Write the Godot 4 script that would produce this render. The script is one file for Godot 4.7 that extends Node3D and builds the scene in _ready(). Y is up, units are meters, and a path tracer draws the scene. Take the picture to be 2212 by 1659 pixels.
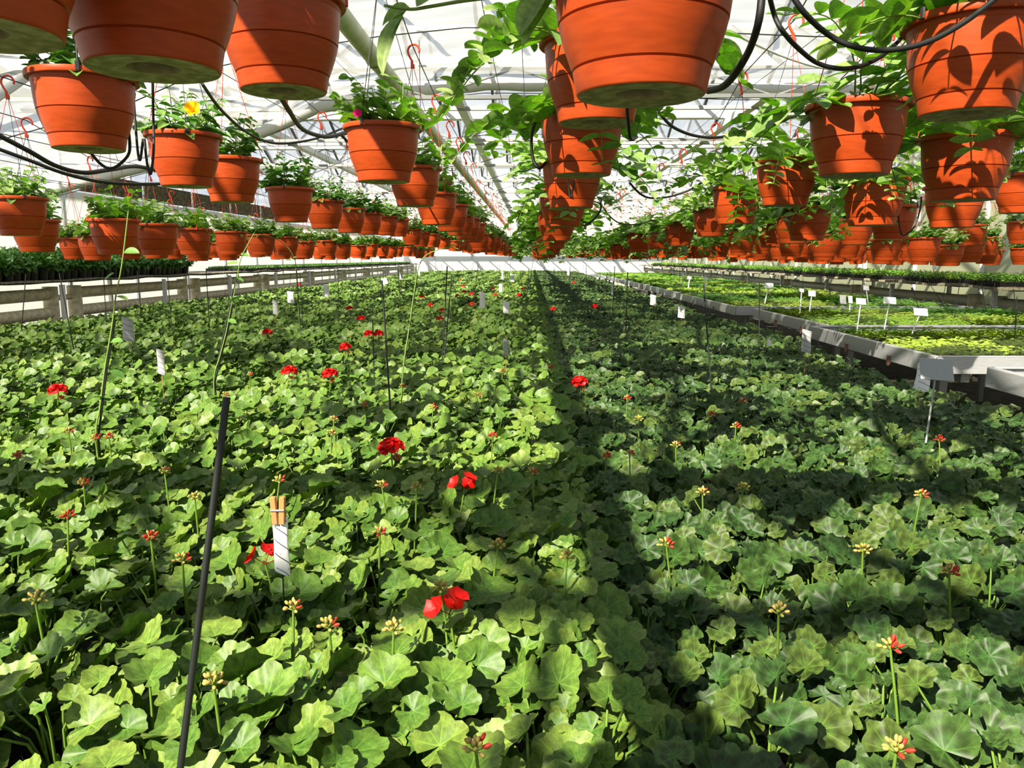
extends Node3D
# A greenhouse: beds of geraniums under rows of hanging pots. y is up, metres, the camera looks along -z.

const FPX := 1680.0
const EYE := Vector3(0.0, 1.5, 0.0)
const CANOPY := 0.92
const TABLE := 0.66
const SUN_AZ := 33.0
const SUN_EL := 41.0
const ORD := ["first", "second", "third", "fourth", "fifth", "sixth", "seventh", "eighth", "ninth", "tenth", "eleventh", "twelfth", "thirteenth", "fourteenth", "fifteenth", "sixteenth", "seventeenth", "eighteenth", "nineteenth", "twentieth"]

var rng := RandomNumberGenerator.new()
var view := Basis()
var sun_dir := Vector3.UP
var taken := {}
var mt := {}          # materials by plain name
var camera: Camera3D


# ---------------------------------------------------------------- geometry
class Geo:
	var v := PackedVector3Array()
	var n := PackedVector3Array()
	var uv := PackedVector2Array()
	var c := PackedColorArray()
	var ix := PackedInt32Array()

	# a sheet of rows x cols points with smooth normals
	func sheet(rows: int, cols: int, pts: PackedVector3Array, uvs := PackedVector2Array(), col := Color.WHITE, wrapped := false) -> void:
		var at := v.size()
		var nn := PackedVector3Array()
		nn.resize(rows * cols)
		for r in rows - 1:
			for k in cols - 1:
				var a := r * cols + k
				var b := a + 1
				var d := a + cols
				var e := d + 1
				ix.append_array(PackedInt32Array([at + a, at + b, at + d, at + b, at + e, at + d]))
				var m1 := (pts[d] - pts[a]).cross(pts[b] - pts[a])
				var m2 := (pts[d] - pts[b]).cross(pts[e] - pts[b])
				nn[a] += m1
				nn[b] += m1 + m2
				nn[d] += m1 + m2
				nn[e] += m2
		if wrapped:
			for r in rows:
				var s := nn[r * cols] + nn[r * cols + cols - 1]
				nn[r * cols] = s
				nn[r * cols + cols - 1] = s
		for k in nn.size():
			nn[k] = nn[k].normalized() if nn[k].length_squared() > 1e-20 else Vector3.UP
		v.append_array(pts)
		n.append_array(nn)
		if uvs.is_empty():
			uvs.resize(rows * cols)
			for r in rows:
				for k in cols:
					uvs[r * cols + k] = Vector2(float(k) / maxf(1, cols - 1), float(r) / maxf(1, rows - 1))
		uv.append_array(uvs)
		var cc := PackedColorArray()
		cc.resize(rows * cols)
		cc.fill(col)
		c.append_array(cc)

	func tube(path: PackedVector3Array, r0: float, r1: float, sides := 6, col := Color.WHITE, capped := false) -> void:
		var pts := PackedVector3Array()
		var side := Vector3.ZERO
		for k in path.size():
			var dir := (path[mini(k + 1, path.size() - 1)] - path[maxi(k - 1, 0)]).normalized()
			if side == Vector3.ZERO:
				side = dir.cross(Vector3.RIGHT if absf(dir.x) < 0.8 else Vector3.UP).normalized()
			side = (side - dir * side.dot(dir)).normalized()
			var up := dir.cross(side)
			var r := lerpf(r0, r1, float(k) / maxf(1, path.size() - 1))
			for s in sides + 1:
				var a := TAU * s / sides
				pts.append(path[k] + (side * cos(a) + up * sin(a)) * r)
		sheet(path.size(), sides + 1, pts, PackedVector2Array(), col, true)
		if capped:
			for e in 2:
				var ring := PackedVector3Array()
				var row := 0 if e == 0 else path.size() - 1
				for s in sides + 1:
					ring.append(path[row])
				for s in sides + 1:
					ring.append(pts[row * (sides + 1) + (s if e == 1 else sides - s)])
				sheet(2, sides + 1, ring, PackedVector2Array(), col)

	# several smooth polylines of (radius, height) turned about y
	func lathe(lines: Array, segs: int, col := Color.WHITE, at := Vector3.ZERO) -> void:
		for line in lines:
			var pts := PackedVector3Array()
			for p in line:
				for s in segs + 1:
					var a := TAU * s / segs
					pts.append(at + Vector3(cos(a) * p.x, p.y, -sin(a) * p.x))
			sheet(line.size(), segs + 1, pts, PackedVector2Array(), col, true)

	func ball(at: Vector3, r: Vector3, col: Color, segs := 6, rows := 4, b := Basis()) -> void:
		var pts := PackedVector3Array()
		for i in rows + 1:
			var f := PI * i / rows
			for s in segs + 1:
				var a := TAU * s / segs
				pts.append(at + b * (Vector3(sin(f) * cos(a), cos(f), sin(f) * sin(a)) * r))
		sheet(rows + 1, segs + 1, pts, PackedVector2Array(), col, true)

	# a box with chamfered edges
	func box(size: Vector3, at := Vector3.ZERO, b := Basis(), ch := 0.003, col := Color.WHITE) -> void:
		var h := size * 0.5
		ch = minf(ch, minf(h.x, minf(h.y, h.z)) * 0.6)
		var ax := [Vector3.RIGHT, Vector3.UP, Vector3.BACK]
		for i in 3:
			var j := (i + 1) % 3
			var k := (i + 2) % 3
			for s in [-1.0, 1.0]:
				var o: Vector3 = ax[i] * h[i] * s
				var p: Vector3 = ax[j] * (h[j] - ch)
				var q: Vector3 = ax[k] * (h[k] - ch) * s
				quad(at, b, o - p - q, o + p - q, o + p + q, o - p + q, col)
				for t in [-1.0, 1.0]:
					var e0: Vector3 = ax[i] * h[i] * s + ax[j] * (h[j] - ch) * t
					var e1: Vector3 = ax[i] * (h[i] - ch) * s + ax[j] * h[j] * t
					var w: Vector3 = ax[k] * (h[k] - ch)
					if s * t > 0:
						quad(at, b, e0 - w, e1 - w, e1 + w, e0 + w, col)
					else:
						quad(at, b, e0 + w, e1 + w, e1 - w, e0 - w, col)

	func quad(at: Vector3, b: Basis, p0: Vector3, p1: Vector3, p2: Vector3, p3: Vector3, col := Color.WHITE) -> void:
		# seen from the side where p0 p1 p2 p3 run anticlockwise
		sheet(2, 2, PackedVector3Array([at + b * p0, at + b * p3, at + b * p1, at + b * p2]), PackedVector2Array([Vector2(0, 1), Vector2(0, 0), Vector2(1, 1), Vector2(1, 0)]), col)

	func add(o: Geo, t: Transform3D, tint := Color.WHITE) -> void:
		var at := v.size()
		v.append_array(t * o.v)
		var nb := Transform3D(t.basis.orthonormalized(), Vector3.ZERO)
		n.append_array(nb * o.n)
		uv.append_array(o.uv)
		for k in o.c:
			c.append(k * tint)
		for k in o.ix:
			ix.append(at + k)

	func mesh() -> ArrayMesh:
		var m := ArrayMesh.new()
		var a := []
		a.resize(Mesh.ARRAY_MAX)
		a[Mesh.ARRAY_VERTEX] = v
		a[Mesh.ARRAY_NORMAL] = n
		a[Mesh.ARRAY_TEX_UV] = uv
		a[Mesh.ARRAY_COLOR] = c
		a[Mesh.ARRAY_INDEX] = ix
		m.add_surface_from_arrays(Mesh.PRIMITIVE_TRIANGLES, a)
		return m


# ---------------------------------------------------------------- helpers
func nth(k: int) -> String:
	if k < 20: return ORD[k]
	var tens: Array = ["", "", "twenty", "thirty", "forty", "fifty", "sixty", "seventy", "eighty", "ninety"]
	var n := k + 1
	if n % 10 == 0: return ["", "", "twentieth", "thirtieth", "fortieth", "fiftieth", "sixtieth", "seventieth", "eightieth", "ninetieth"][n / 10]
	return "%s-%s" % [tens[n / 10], ORD[n % 10 - 1]]


func numbered(called: String) -> String:
	var k: int = taken.get(called, 0)
	taken[called] = k + 1
	return called if k == 0 else "%s_%03d" % [called, k]


func tag(o: Node3D, label: String, category: String, group := "", kind := "") -> void:
	if label: o.set_meta("label", label)
	if category: o.set_meta("category", category)
	if group: o.set_meta("group", group)
	if kind: o.set_meta("kind", kind)


func thing(called: String, label: String, category: String, at := Vector3.ZERO, turn := 0.0, group := "") -> Node3D:
	var o := Node3D.new()
	o.name = numbered(called)
	o.position = at
	o.rotation.y = turn
	tag(o, label, category, group)
	add_child(o)
	return o


func part(called: String, m: Mesh, mat: Material, parent: Node, at := Transform3D()) -> MeshInstance3D:
	var o := MeshInstance3D.new()
	o.name = numbered(called) if parent == self else StringName(called)
	o.mesh = m
	o.set_surface_override_material(0, mat)
	o.transform = at
	parent.add_child(o, true)
	return o


func struct(called: String, g: Geo, mat: Material, label: String) -> MeshInstance3D:
	var o := part(called, g.mesh(), mat, self)
	tag(o, label, "", "", "structure")
	return o


func ray(px: float, py: float) -> Vector3:
	return view * Vector3((px - 1106.0) / FPX, (829.5 - py) / FPX, -1.0)


func at(px: float, py: float, depth: float) -> Vector3:   # a pixel of the photograph at a distance along the camera's axis
	return EYE + ray(px, py) * depth


func on(px: float, py: float, h: float) -> Vector3:       # where the line of sight meets the height h
	var d := ray(px, py)
	return EYE + d * ((h - EYE.y) / d.y)


func seen(p: Vector3) -> Vector3:                          # (pixel x, pixel y, depth)
	var q := view.inverse() * (p - EYE)
	return Vector3(1106.0 + FPX * q.x / -q.z, 829.5 - FPX * q.y / -q.z, -q.z) if q.z < -0.01 else Vector3(-9999, -9999, q.z)


func smooth(pts: PackedVector3Array, steps := 5) -> PackedVector3Array:
	var out := PackedVector3Array()
	for k in pts.size() - 1:
		var p0 := pts[maxi(k - 1, 0)]
		var p3 := pts[mini(k + 2, pts.size() - 1)]
		for s in steps:
			out.append(pts[k].cubic_interpolate(pts[k + 1], p0, p3, float(s) / steps))
	out.append(pts[pts.size() - 1])
	return out


func line(a: Vector3, b: Vector3) -> PackedVector3Array:
	return PackedVector3Array([a, b])


func facing(normal: Vector3, forward: Vector3) -> Basis:   # y along the normal, z along forward
	var y := normal.normalized()
	var z := (forward - y * forward.dot(y)).normalized()
	return Basis(y.cross(z), y, z)


func mat(called: String, col: Color, rough := 0.6, metal := 0.0) -> StandardMaterial3D:
	var m := StandardMaterial3D.new()
	m.resource_name = called
	m.albedo_color = col
	m.roughness = rough
	m.metallic = metal
	m.cull_mode = BaseMaterial3D.CULL_DISABLED
	mt[called] = m
	return m


func leafy(called: String, col: Color, tex: Texture2D = null, back := Color(0.45, 0.62, 0.1)) -> StandardMaterial3D:
	var m := mat(called, col, 0.48)
	m.albedo_texture = tex
	m.backlight_enabled = true
	m.backlight = back
	m.vertex_color_use_as_albedo = true
	m.metallic_specular = 0.4
	return m


func noisy(seed_: int, freq: float, lo: Color, hi: Color, size := 256, octaves := 4) -> NoiseTexture2D:
	var f := FastNoiseLite.new()
	f.seed = seed_
	f.frequency = freq
	f.fractal_octaves = octaves
	var t := NoiseTexture2D.new()
	t.width = size
	t.height = size
	t.seamless = true
	t.noise = f
	var r := Gradient.new()
	r.set_color(0, lo)
	r.set_color(1, hi)
	r.set_offset(0, 0.2)
	r.set_offset(1, 0.8)
	t.color_ramp = r
	return t


func bumps(seed_: int, freq: float, strength: float, size := 256) -> NoiseTexture2D:
	var f := FastNoiseLite.new()
	f.seed = seed_
	f.frequency = freq
	var t := NoiseTexture2D.new()
	t.width = size
	t.height = size
	t.seamless = true
	t.as_normal_map = true
	t.bump_strength = strength
	t.noise = f
	return t


# the print of a geranium leaf: veins from the stalk, a mottled blade and (zonal kinds) a dark ring
func geranium_print(zone: float, seed_: int) -> ImageTexture:
	var f := FastNoiseLite.new()
	f.seed = seed_
	f.frequency = 0.03
	var im := Image.create(192, 192, false, Image.FORMAT_RGB8)
	for y in 192:
		for x in 192:
			var p := Vector2(x - 95.5, y - 95.5) / 96.0
			var r := p.length()
			var a := atan2(p.x, p.y)
			var vein := 0.0
			var sp := TAU / 7.6
			var da := absf(a - roundf(a / sp) * sp)
			vein = maxf(vein, 1.0 - da * r / (0.035 * (1.15 - r * 0.8)))
			if r > 0.4:
				var fork := absf(da - (r - 0.4) * 0.42)
				vein = maxf(vein, 0.7 - fork * r / 0.02)
			vein = clampf(vein, 0.0, 1.0)
			var k := 0.9 + 0.22 * f.get_noise_2d(x, y) + 0.1 * f.get_noise_2d(x * 4.0, y * 4.0)
			var col := Color(0.70, 0.80, 0.68).lerp(Color(0.92, 0.90, 0.84), clampf(r * 1.1 - 0.1, 0, 1))
			col = col * k
			var ring := zone * clampf(1.0 - absf(r - 0.5 - 0.05 * f.get_noise_2d(x * 2, y * 2)) / 0.17, 0, 1)
			col = col.lerp(Color(0.50, 0.48, 0.40), ring)
			col = col.lerp(Color(1.0, 1.0, 0.86), vein * 0.75)
			im.set_pixel(x, y, Color(clampf(col.r, 0, 1), clampf(col.g, 0, 1), clampf(col.b, 0, 1)))
	return ImageTexture.create_from_image(im)


func petunia_print(seed_: int) -> ImageTexture:
	var f := FastNoiseLite.new()
	f.seed = seed_
	f.frequency = 0.04
	var im := Image.create(64, 128, false, Image.FORMAT_RGB8)
	for y in 128:
		for x in 64:
			var u := absf(x - 31.5) / 32.0
			var w := y / 127.0
			var vein := clampf(1.0 - u / 0.06, 0, 1)
			var side := fposmod(w * 6.0 - u * 1.3, 1.0)
			vein = maxf(vein, clampf(1.0 - absf(side - 0.5) / 0.07, 0, 1) * 0.4)
			var col := Color(0.88, 0.92, 0.84) * (0.95 + 0.2 * f.get_noise_2d(x, y))
			col = col.lerp(Color(1, 1, 0.92), vein * 0.6)
			im.set_pixel(x, y, Color(clampf(col.r, 0, 1), clampf(col.g, 0, 1), clampf(col.b, 0, 1)))
	return ImageTexture.create_from_image(im)


# the print of a wrapped tag: slanting dark stripes and short lines of scribbled print on white
func tag_print(ground: Color, ink: Color, seed_: int) -> ImageTexture:
	var r := RandomNumberGenerator.new()
	r.seed = seed_
	var im := Image.create(96, 256, false, Image.FORMAT_RGB8)
	im.fill(ground)
	for y in 256:
		for x in 96:
			var s := fposmod(y + x * 0.62, 52.0)
			if s < 4.0 and (x + int(y / 52.0) * 7) % 96 > 14:
				im.set_pixel(x, y, ink)
	for k in 10:
		var x0 := r.randi_range(8, 50)
		var y0 := r.randi_range(8, 240)
		for i in r.randi_range(8, 22):
			if r.randf() < 0.7:
				for j in 5:
					var yy := y0 + j - i / 2
					if yy > 0 and yy < 256 and r.randf() < 0.6:
						im.set_pixel(x0 + i, yy, ground.lerp(ink, 0.55))
	return ImageTexture.create_from_image(im)


# ---------------------------------------------------------------- leaves and plants
func geranium_leaf(r: RandomNumberGenerator, rad: float, ruffled: bool, rings := 4, segs := 28) -> Geo:
	var g := Geo.new()
	var pts := PackedVector3Array()
	var uvs := PackedVector2Array()
	var ph := r.randf() * TAU
	var fold := r.randf_range(0.12, 0.62)
	var cup := r.randf_range(0.05, 0.3) if not ruffled else r.randf_range(-0.06, 0.2)
	var wave := r.randf_range(0.06, 0.22)
	var open := r.randf_range(2.75, 3.02)
	var frill := 0.11 if ruffled else 0.06
	var notch := 0.2 if ruffled else 0.17
	for i in rings + 1:
		var f := float(i) / rings
		for k in segs + 1:
			var a := lerpf(-open, open, float(k) / segs)
			var lobe := absf(cos(a * 3.8))
			var edge := 1.0 - notch + notch * pow(lobe, 0.7) + 0.022 * sin(a * 26.6 + ph)
			var ext := rad * edge * (0.94 + 0.1 * cos(a))
			var q := f * ext
			var x := sin(a) * q
			var z := cos(a) * q
			var h := cup * rad * f * f
			h += fold * absf(x) * (0.7 + 0.3 * f)
			h += wave * rad * f * f * cos(2.0 * a + ph)
			h += frill * rad * f * f * sin(7.6 * a)
			h -= 0.10 * rad * f * f * f * (0.5 + 0.5 * cos(a))
			pts.append(Vector3(x, h, z))
			uvs.append(Vector2(0.5 + x / (2.1 * rad), 0.5 + z / (2.1 * rad)))
	g.sheet(rings + 1, segs + 1, pts, uvs)
	return g


func petunia_leaf(length: float, width: float, bend: float, fold: float, rows := 6, cols := 4) -> Geo:
	var g := Geo.new()
	var pts := PackedVector3Array()
	var uvs := PackedVector2Array()
	for i in rows + 1:
		var f := float(i) / rows
		var w := width * 0.5 * (pow(sin(PI * pow(f, 0.88)), 0.6) if f < 1.0 else 0.0)
		if i == 0: w = width * 0.05
		for k in cols + 1:
			var s := float(k) / cols * 2.0 - 1.0
			pts.append(Vector3(s * w, absf(s) * w * fold - bend * length * f * f, f * length))
			uvs.append(Vector2(float(k) / cols, f))
	g.sheet(rows + 1, cols + 1, pts, uvs)
	return g


# where the leaves and stalks of one geranium go: [[leaf transform, size], ...], [stalk path, ...]
func geranium_plan(r: RandomNumberGenerator, count: int, tall: float) -> Dictionary:
	var leaves := []
	var stalks := []
	var lean := Vector3(sun_dir.x, 0, sun_dir.z).normalized()
	for k in count:
		var a := k * 2.39996 + r.randf_range(-0.4, 0.4)
		var f := (k + 0.5) / count
		var rr := 0.018 + 0.082 * sqrt(f) * r.randf_range(0.8, 1.15)
		var h := tall * (1.0 - 0.55 * f * f) + r.randf_range(-0.045, 0.018)
		var dir := Vector3(cos(a), 0, sin(a))
		var p := dir * rr + Vector3(0, h, 0)
		var normal := (Vector3.UP + dir * r.randf_range(0.05, 0.4) + lean * r.randf_range(0.25, 1.0) + Vector3(r.randf_range(-0.22, 0.22), 0, r.randf_range(-0.22, 0.22))).normalized()
		var tip := (dir * 0.6 + lean * -0.75 + Vector3(r.randf_range(-0.6, 0.6), 0, r.randf_range(-0.6, 0.6))).normalized()
		leaves.append([Transform3D(facing(normal, tip), p), lerpf(0.021, 0.052, pow(r.randf(), 0.75)) * (0.8 + 0.3 * f)])
		var root := Vector3(dir.x * 0.012, 0.085 + r.randf() * 0.02, dir.z * 0.012)
		var mid := root.lerp(p, 0.55) + Vector3(-dir.x * 0.01, 0.012, -dir.z * 0.01)
		stalks.append(PackedVector3Array([root, mid, p - normal * 0.004 + dir * 0.002, p]))
	return {"leaves": leaves, "stalks": stalks}


var leaf_mesh := {}     # "pale" / "zonal" / "trailing" ...: a few shared leaf meshes

func geranium(kind: String, r: RandomNumberGenerator) -> Node3D:
	var o := Node3D.new()
	var plan := geranium_plan(r, 16, 0.24 if kind == "pale" else 0.235)
	part("nursery_pot", mt.pot_mesh, mt.black_plastic, o)
	var st := Geo.new()
	for s in plan.stalks:
		st.tube(s, 0.0024, 0.0016, 5)
	st.tube(PackedVector3Array([Vector3(0, 0.07, 0), Vector3(0.002, 0.1, 0), Vector3(0, 0.13, 0.003)]), 0.006, 0.004, 6)
	part("stem", st.mesh(), mt.stalk, o)
	for l in plan.leaves:
		var t: Transform3D = l[0]
		t.basis = t.basis.scaled_local(Vector3.ONE * (l[1] / 0.04))
		var ms: Array = leaf_mesh[kind]
		var tones: Array = mt[kind + "_tones"]
		part("leaf", ms[r.randi() % ms.size()], tones[r.randi() % tones.size()], o, t)
	return o


func geranium_far(kind: String, r: RandomNumberGenerator) -> Geo:
	var g := Geo.new()
	var plan := geranium_plan(r, 19, 0.24 if kind == "pale" else 0.235)
	for l in plan.leaves:
		var t: Transform3D = l[0]
		g.add(geranium_leaf(r, l[1] * 0.86, kind == "zonal", 2, 12), t, Color.WHITE * r.randf_range(0.75, 1.25))
	for s in plan.stalks:
		g.tube(PackedVector3Array([s[0], s[1], s[3]]), 0.0022, 0.0018, 3, Color(1.0, 1.1, 0.8))
	return g


func bud_cluster(r: RandomNumberGenerator, reds: int, up := Vector3.UP) -> Geo:
	var g := Geo.new()
	var count := 14
	for k in count:
		var a := k * 2.39996
		var f := (k + 0.5) / count
		var d := (Vector3(cos(a) * sqrt(f), 1.0 - f * 1.15, sin(a) * sqrt(f))).normalized()
		var tip := d * r.randf_range(0.006, 0.0115) + Vector3(0, 0.003, 0)
		g.tube(line(Vector3.ZERO, tip), 0.0009, 0.0009, 3, Color(0.32, 0.42, 0.08))
		var red := (k * 5 + 3) % count < reds
		var col := Color(0.62, 0.05, 0.03) if red else Color(0.42, 0.42, 0.09).lerp(Color(0.55, 0.27, 0.12), r.randf() * 0.6)
		var b := facing(d, Vector3.RIGHT if absf(d.x) < 0.9 else Vector3.BACK)
		g.ball(tip + d * 0.004, Vector3(0.0030, 0.0046 if not red else 0.0062, 0.0030), col, 6, 4, b)
	return g


func petal(size: float, r: RandomNumberGenerator) -> Geo:
	var g := Geo.new()
	var pts := PackedVector3Array()
	for i in 4:
		var f := i / 3.0
		for k in 4:
			var s := k / 1.5 - 1.0
			var w := size * (0.16 + 0.42 * sin(f * 2.0))
			pts.append(Vector3(s * w, size * (0.3 * f * f + 0.1 * s * s - 0.12 * f) + r.randf_range(-0.03, 0.03) * size, f * size))
	g.sheet(4, 4, pts)
	return g


func flower_head(r: RandomNumberGenerator, florets: int, radius: float) -> Geo:
	var g := Geo.new()
	for k in florets:
		var a := k * 2.39996 + 0.3
		var f := (k + 0.5) / florets
		var d := Vector3(cos(a) * sqrt(f), 1.05 - f * 1.1, sin(a) * sqrt(f)).normalized()
		var b := facing(d, Vector3(cos(a + 1.2), 0.1, sin(a + 1.2)))
		for p in 5:
			var t := Transform3D(b * Basis(Vector3.UP, TAU * p / 5 + r.randf() * 0.3) * Basis(Vector3.RIGHT, -0.25), d * radius * r.randf_range(0.8, 1.05))
			g.add(petal(radius * 0.62, r), t, Color.WHITE * r.randf_range(0.7, 1.15))
		g.tube(line(Vector3.ZERO, d * radius * 0.9), 0.0009, 0.0009, 3, Color(0.5, 0.5, 0.2))
	return g


# a hanging plant: trailing (long shoots over the rim) or bushy; [[leaf transform, length, width], ...] and shoots
func petunia_plan(r: RandomNumberGenerator, kind: String) -> Dictionary:
	var leaves := []
	var shoots := []
	var n_shoot := 17 if kind == "trailing" else (9 if kind == "small" else 20)
	for k in n_shoot:
		var a := k * 2.39996 + r.randf_range(-0.3, 0.3)
		var el := r.randf_range(0.2, 1.15) if kind == "trailing" else r.randf_range(0.4, 1.45)
		var length := r.randf_range(0.14, 0.47) if kind == "trailing" else (r.randf_range(0.12, 0.22) if kind == "bushy" else r.randf_range(0.12, 0.21))
		var dir := Vector3(cos(a) * cos(el), sin(el), sin(a) * cos(el))
		var p := Vector3(cos(a) * 0.03, 0.165, sin(a) * 0.03)
		var path := PackedVector3Array([p])
		var steps := int(length / (0.021 if kind == "trailing" else 0.016))
		for s in steps:
			var f := float(s) / steps
			dir = (dir + Vector3(r.randf_range(-0.1, 0.1), (-0.11 + 0.19 * maxf(0, f - 0.6)) if kind == "trailing" else -0.03, r.randf_range(-0.1, 0.1))).normalized()
			if p.y < 0.18 and Vector2(p.x, p.z).length() < 0.15: dir.y = maxf(dir.y, 0.12)
			p += dir * (length / steps)
			path.append(p)
			if s % 2 == 0 and s > 0 or s == steps - 1:
				var side := dir.cross(Vector3.UP).normalized() * (1 if (s / 2) % 2 == 0 else -1)
				for m in ([1.0, -1.0] if f > 0.3 or kind != "trailing" else [1.0]):
					var fw: Vector3 = (side * m + dir * r.randf_range(0.1, 1.1) + Vector3(r.randf_range(-0.3, 0.3), r.randf_range(-0.45, 0.45), r.randf_range(-0.3, 0.3))).normalized()
					var nm := (Vector3.UP * 0.8 + dir * r.randf_range(-0.5, 0.1) + sun_dir * 0.45 + Vector3(r.randf_range(-0.55, 0.55), 0, r.randf_range(-0.55, 0.55))).normalized()
					var size := lerpf(1.0, 0.38, maxf(0.0, (f - 0.45) / 0.55)) * r.randf_range(0.7, 1.25)
					var ll := (0.088 if kind == "trailing" else (0.058 if kind == "bushy" else 0.063)) * size
					leaves.append([Transform3D(facing(nm, fw), p), ll, ll * r.randf_range(0.52, 0.72) * (1.0 if kind != "bushy" else 0.85)])
		shoots.append(path)
	# the small leaves of the crown
	for k in 24:
		var a := r.randf() * TAU
		var rr := r.randf_range(0.02, 0.095)
		var fw := Vector3(cos(a), r.randf_range(0.2, 0.9), sin(a)).normalized()
		var nm := (Vector3.UP + sun_dir * 0.4 + Vector3(r.randf_range(-0.4, 0.4), 0, r.randf_range(-0.4, 0.4))).normalized()
		var ll := r.randf_range(0.045, 0.08)
		leaves.append([Transform3D(facing(nm, fw), Vector3(cos(a) * rr, r.randf_range(0.178, 0.215), sin(a) * rr)), ll, ll * 0.55])
	return {"leaves": leaves, "shoots": shoots}


func petunia(kind: String, r: RandomNumberGenerator) -> MeshInstance3D:
	var plan := petunia_plan(r, kind)
	var st := Geo.new()
	for s in plan.shoots:
		st.tube(s, 0.0028, 0.0013, 5)
	var o := MeshInstance3D.new()
	o.name = "petunia"
	o.mesh = st.mesh()
	o.set_surface_override_material(0, mt.shoot)
	var ms: Array = leaf_mesh.petunia
	var tones: Array = mt[("bushy" if kind == "bushy" else "trailing") + "_tones"]
	for l in plan.leaves:
		var t: Transform3D = l[0]
		t.basis = t.basis.scaled_local(Vector3(l[2] / 0.036, l[1] / 0.06, l[1] / 0.06))
		part("leaf", ms[r.randi() % ms.size()], tones[r.randi() % tones.size()], o, t)
	return o


func petunia_far(kind: String, r: RandomNumberGenerator) -> ArrayMesh:
	var plan := petunia_plan(r, kind)
	var g := Geo.new()
	for s in plan.shoots:
		g.tube(s, 0.003, 0.002, 3, Color(1.0, 1.0, 0.8))
	for l in plan.leaves:
		g.add(petunia_leaf(l[1] * 1.3, l[2] * 1.35, r.randf_range(0.0, 0.35), r.randf_range(0.1, 0.5), 3, 2), l[0], Color.WHITE * r.randf_range(0.75, 1.2))
	return g.mesh()


func trumpet(size: float) -> Geo:      # an open petunia flower, looking along +y
	var g := Geo.new()
	var pts := PackedVector3Array()
	for i in 5:
		var f := i / 4.0
		for k in 21:
			var a := TAU * k / 20
			var q := size * (0.08 + 0.42 * pow(f, 2.2)) * (1.0 + 0.08 * f * cos(5 * a))
			pts.append(Vector3(cos(a) * q, size * (0.7 * pow(f, 0.7)) - size * 0.1 * f * f * cos(5 * a), sin(a) * q))
	g.sheet(5, 21, pts, PackedVector2Array(), Color.WHITE, true)
	return g


# ---------------------------------------------------------------- the scene
func _ready() -> void:
	rng.seed = 7
	view = Basis.from_euler(Vector3(deg_to_rad(-9.18), deg_to_rad(1.481), 0.0))
	camera = Camera3D.new()
	camera.name = "camera"
	camera.transform = Transform3D(view, EYE)
	camera.fov = rad_to_deg(2.0 * atan(829.5 / FPX))
	camera.near = 0.05
	camera.far = 400.0
	add_child(camera)
	camera.current = true

	var env := Environment.new()
	env.background_mode = Environment.BG_SKY
	var sky := Sky.new()
	var sm := ProceduralSkyMaterial.new()
	sm.sky_top_color = Color(0.80, 0.85, 0.92)
	sm.sky_horizon_color = Color(0.90, 0.93, 0.97)
	sm.ground_bottom_color = Color(0.30, 0.30, 0.24)
	sm.ground_horizon_color = Color(0.60, 0.62, 0.58)
	sm.sky_energy_multiplier = 0.97
	sky.sky_material = sm
	env.sky = sky
	env.ambient_light_source = Environment.AMBIENT_SOURCE_SKY
	env.tonemap_mode = Environment.TONE_MAPPER_LINEAR
	env.tonemap_exposure = 1.0
	env.sdfgi_enabled = true
	env.ssao_enabled = true
	env.ssil_enabled = true
	var we := WorldEnvironment.new()
	we.name = "world_environment"
	we.environment = env
	add_child(we)

	var az := deg_to_rad(SUN_AZ)
	var el := deg_to_rad(SUN_EL)
	sun_dir = Vector3(-sin(az) * cos(el), sin(el), cos(az) * cos(el))
	var sun := DirectionalLight3D.new()
	sun.name = "sun"
	sun.light_color = Color(1.0, 0.96, 0.88)
	sun.light_energy = 4.8
	sun.light_angular_distance = 0.55
	sun.shadow_enabled = true
	sun.sky_mode = DirectionalLight3D.SKY_MODE_LIGHT_ONLY
	add_child(sun)
	sun.look_at_from_position(Vector3.ZERO, -sun_dir, Vector3.UP)

	materials()
	shell()
	roof()
	benches()
	overhead()
	pots()
	bed()
	small_things()


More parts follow.
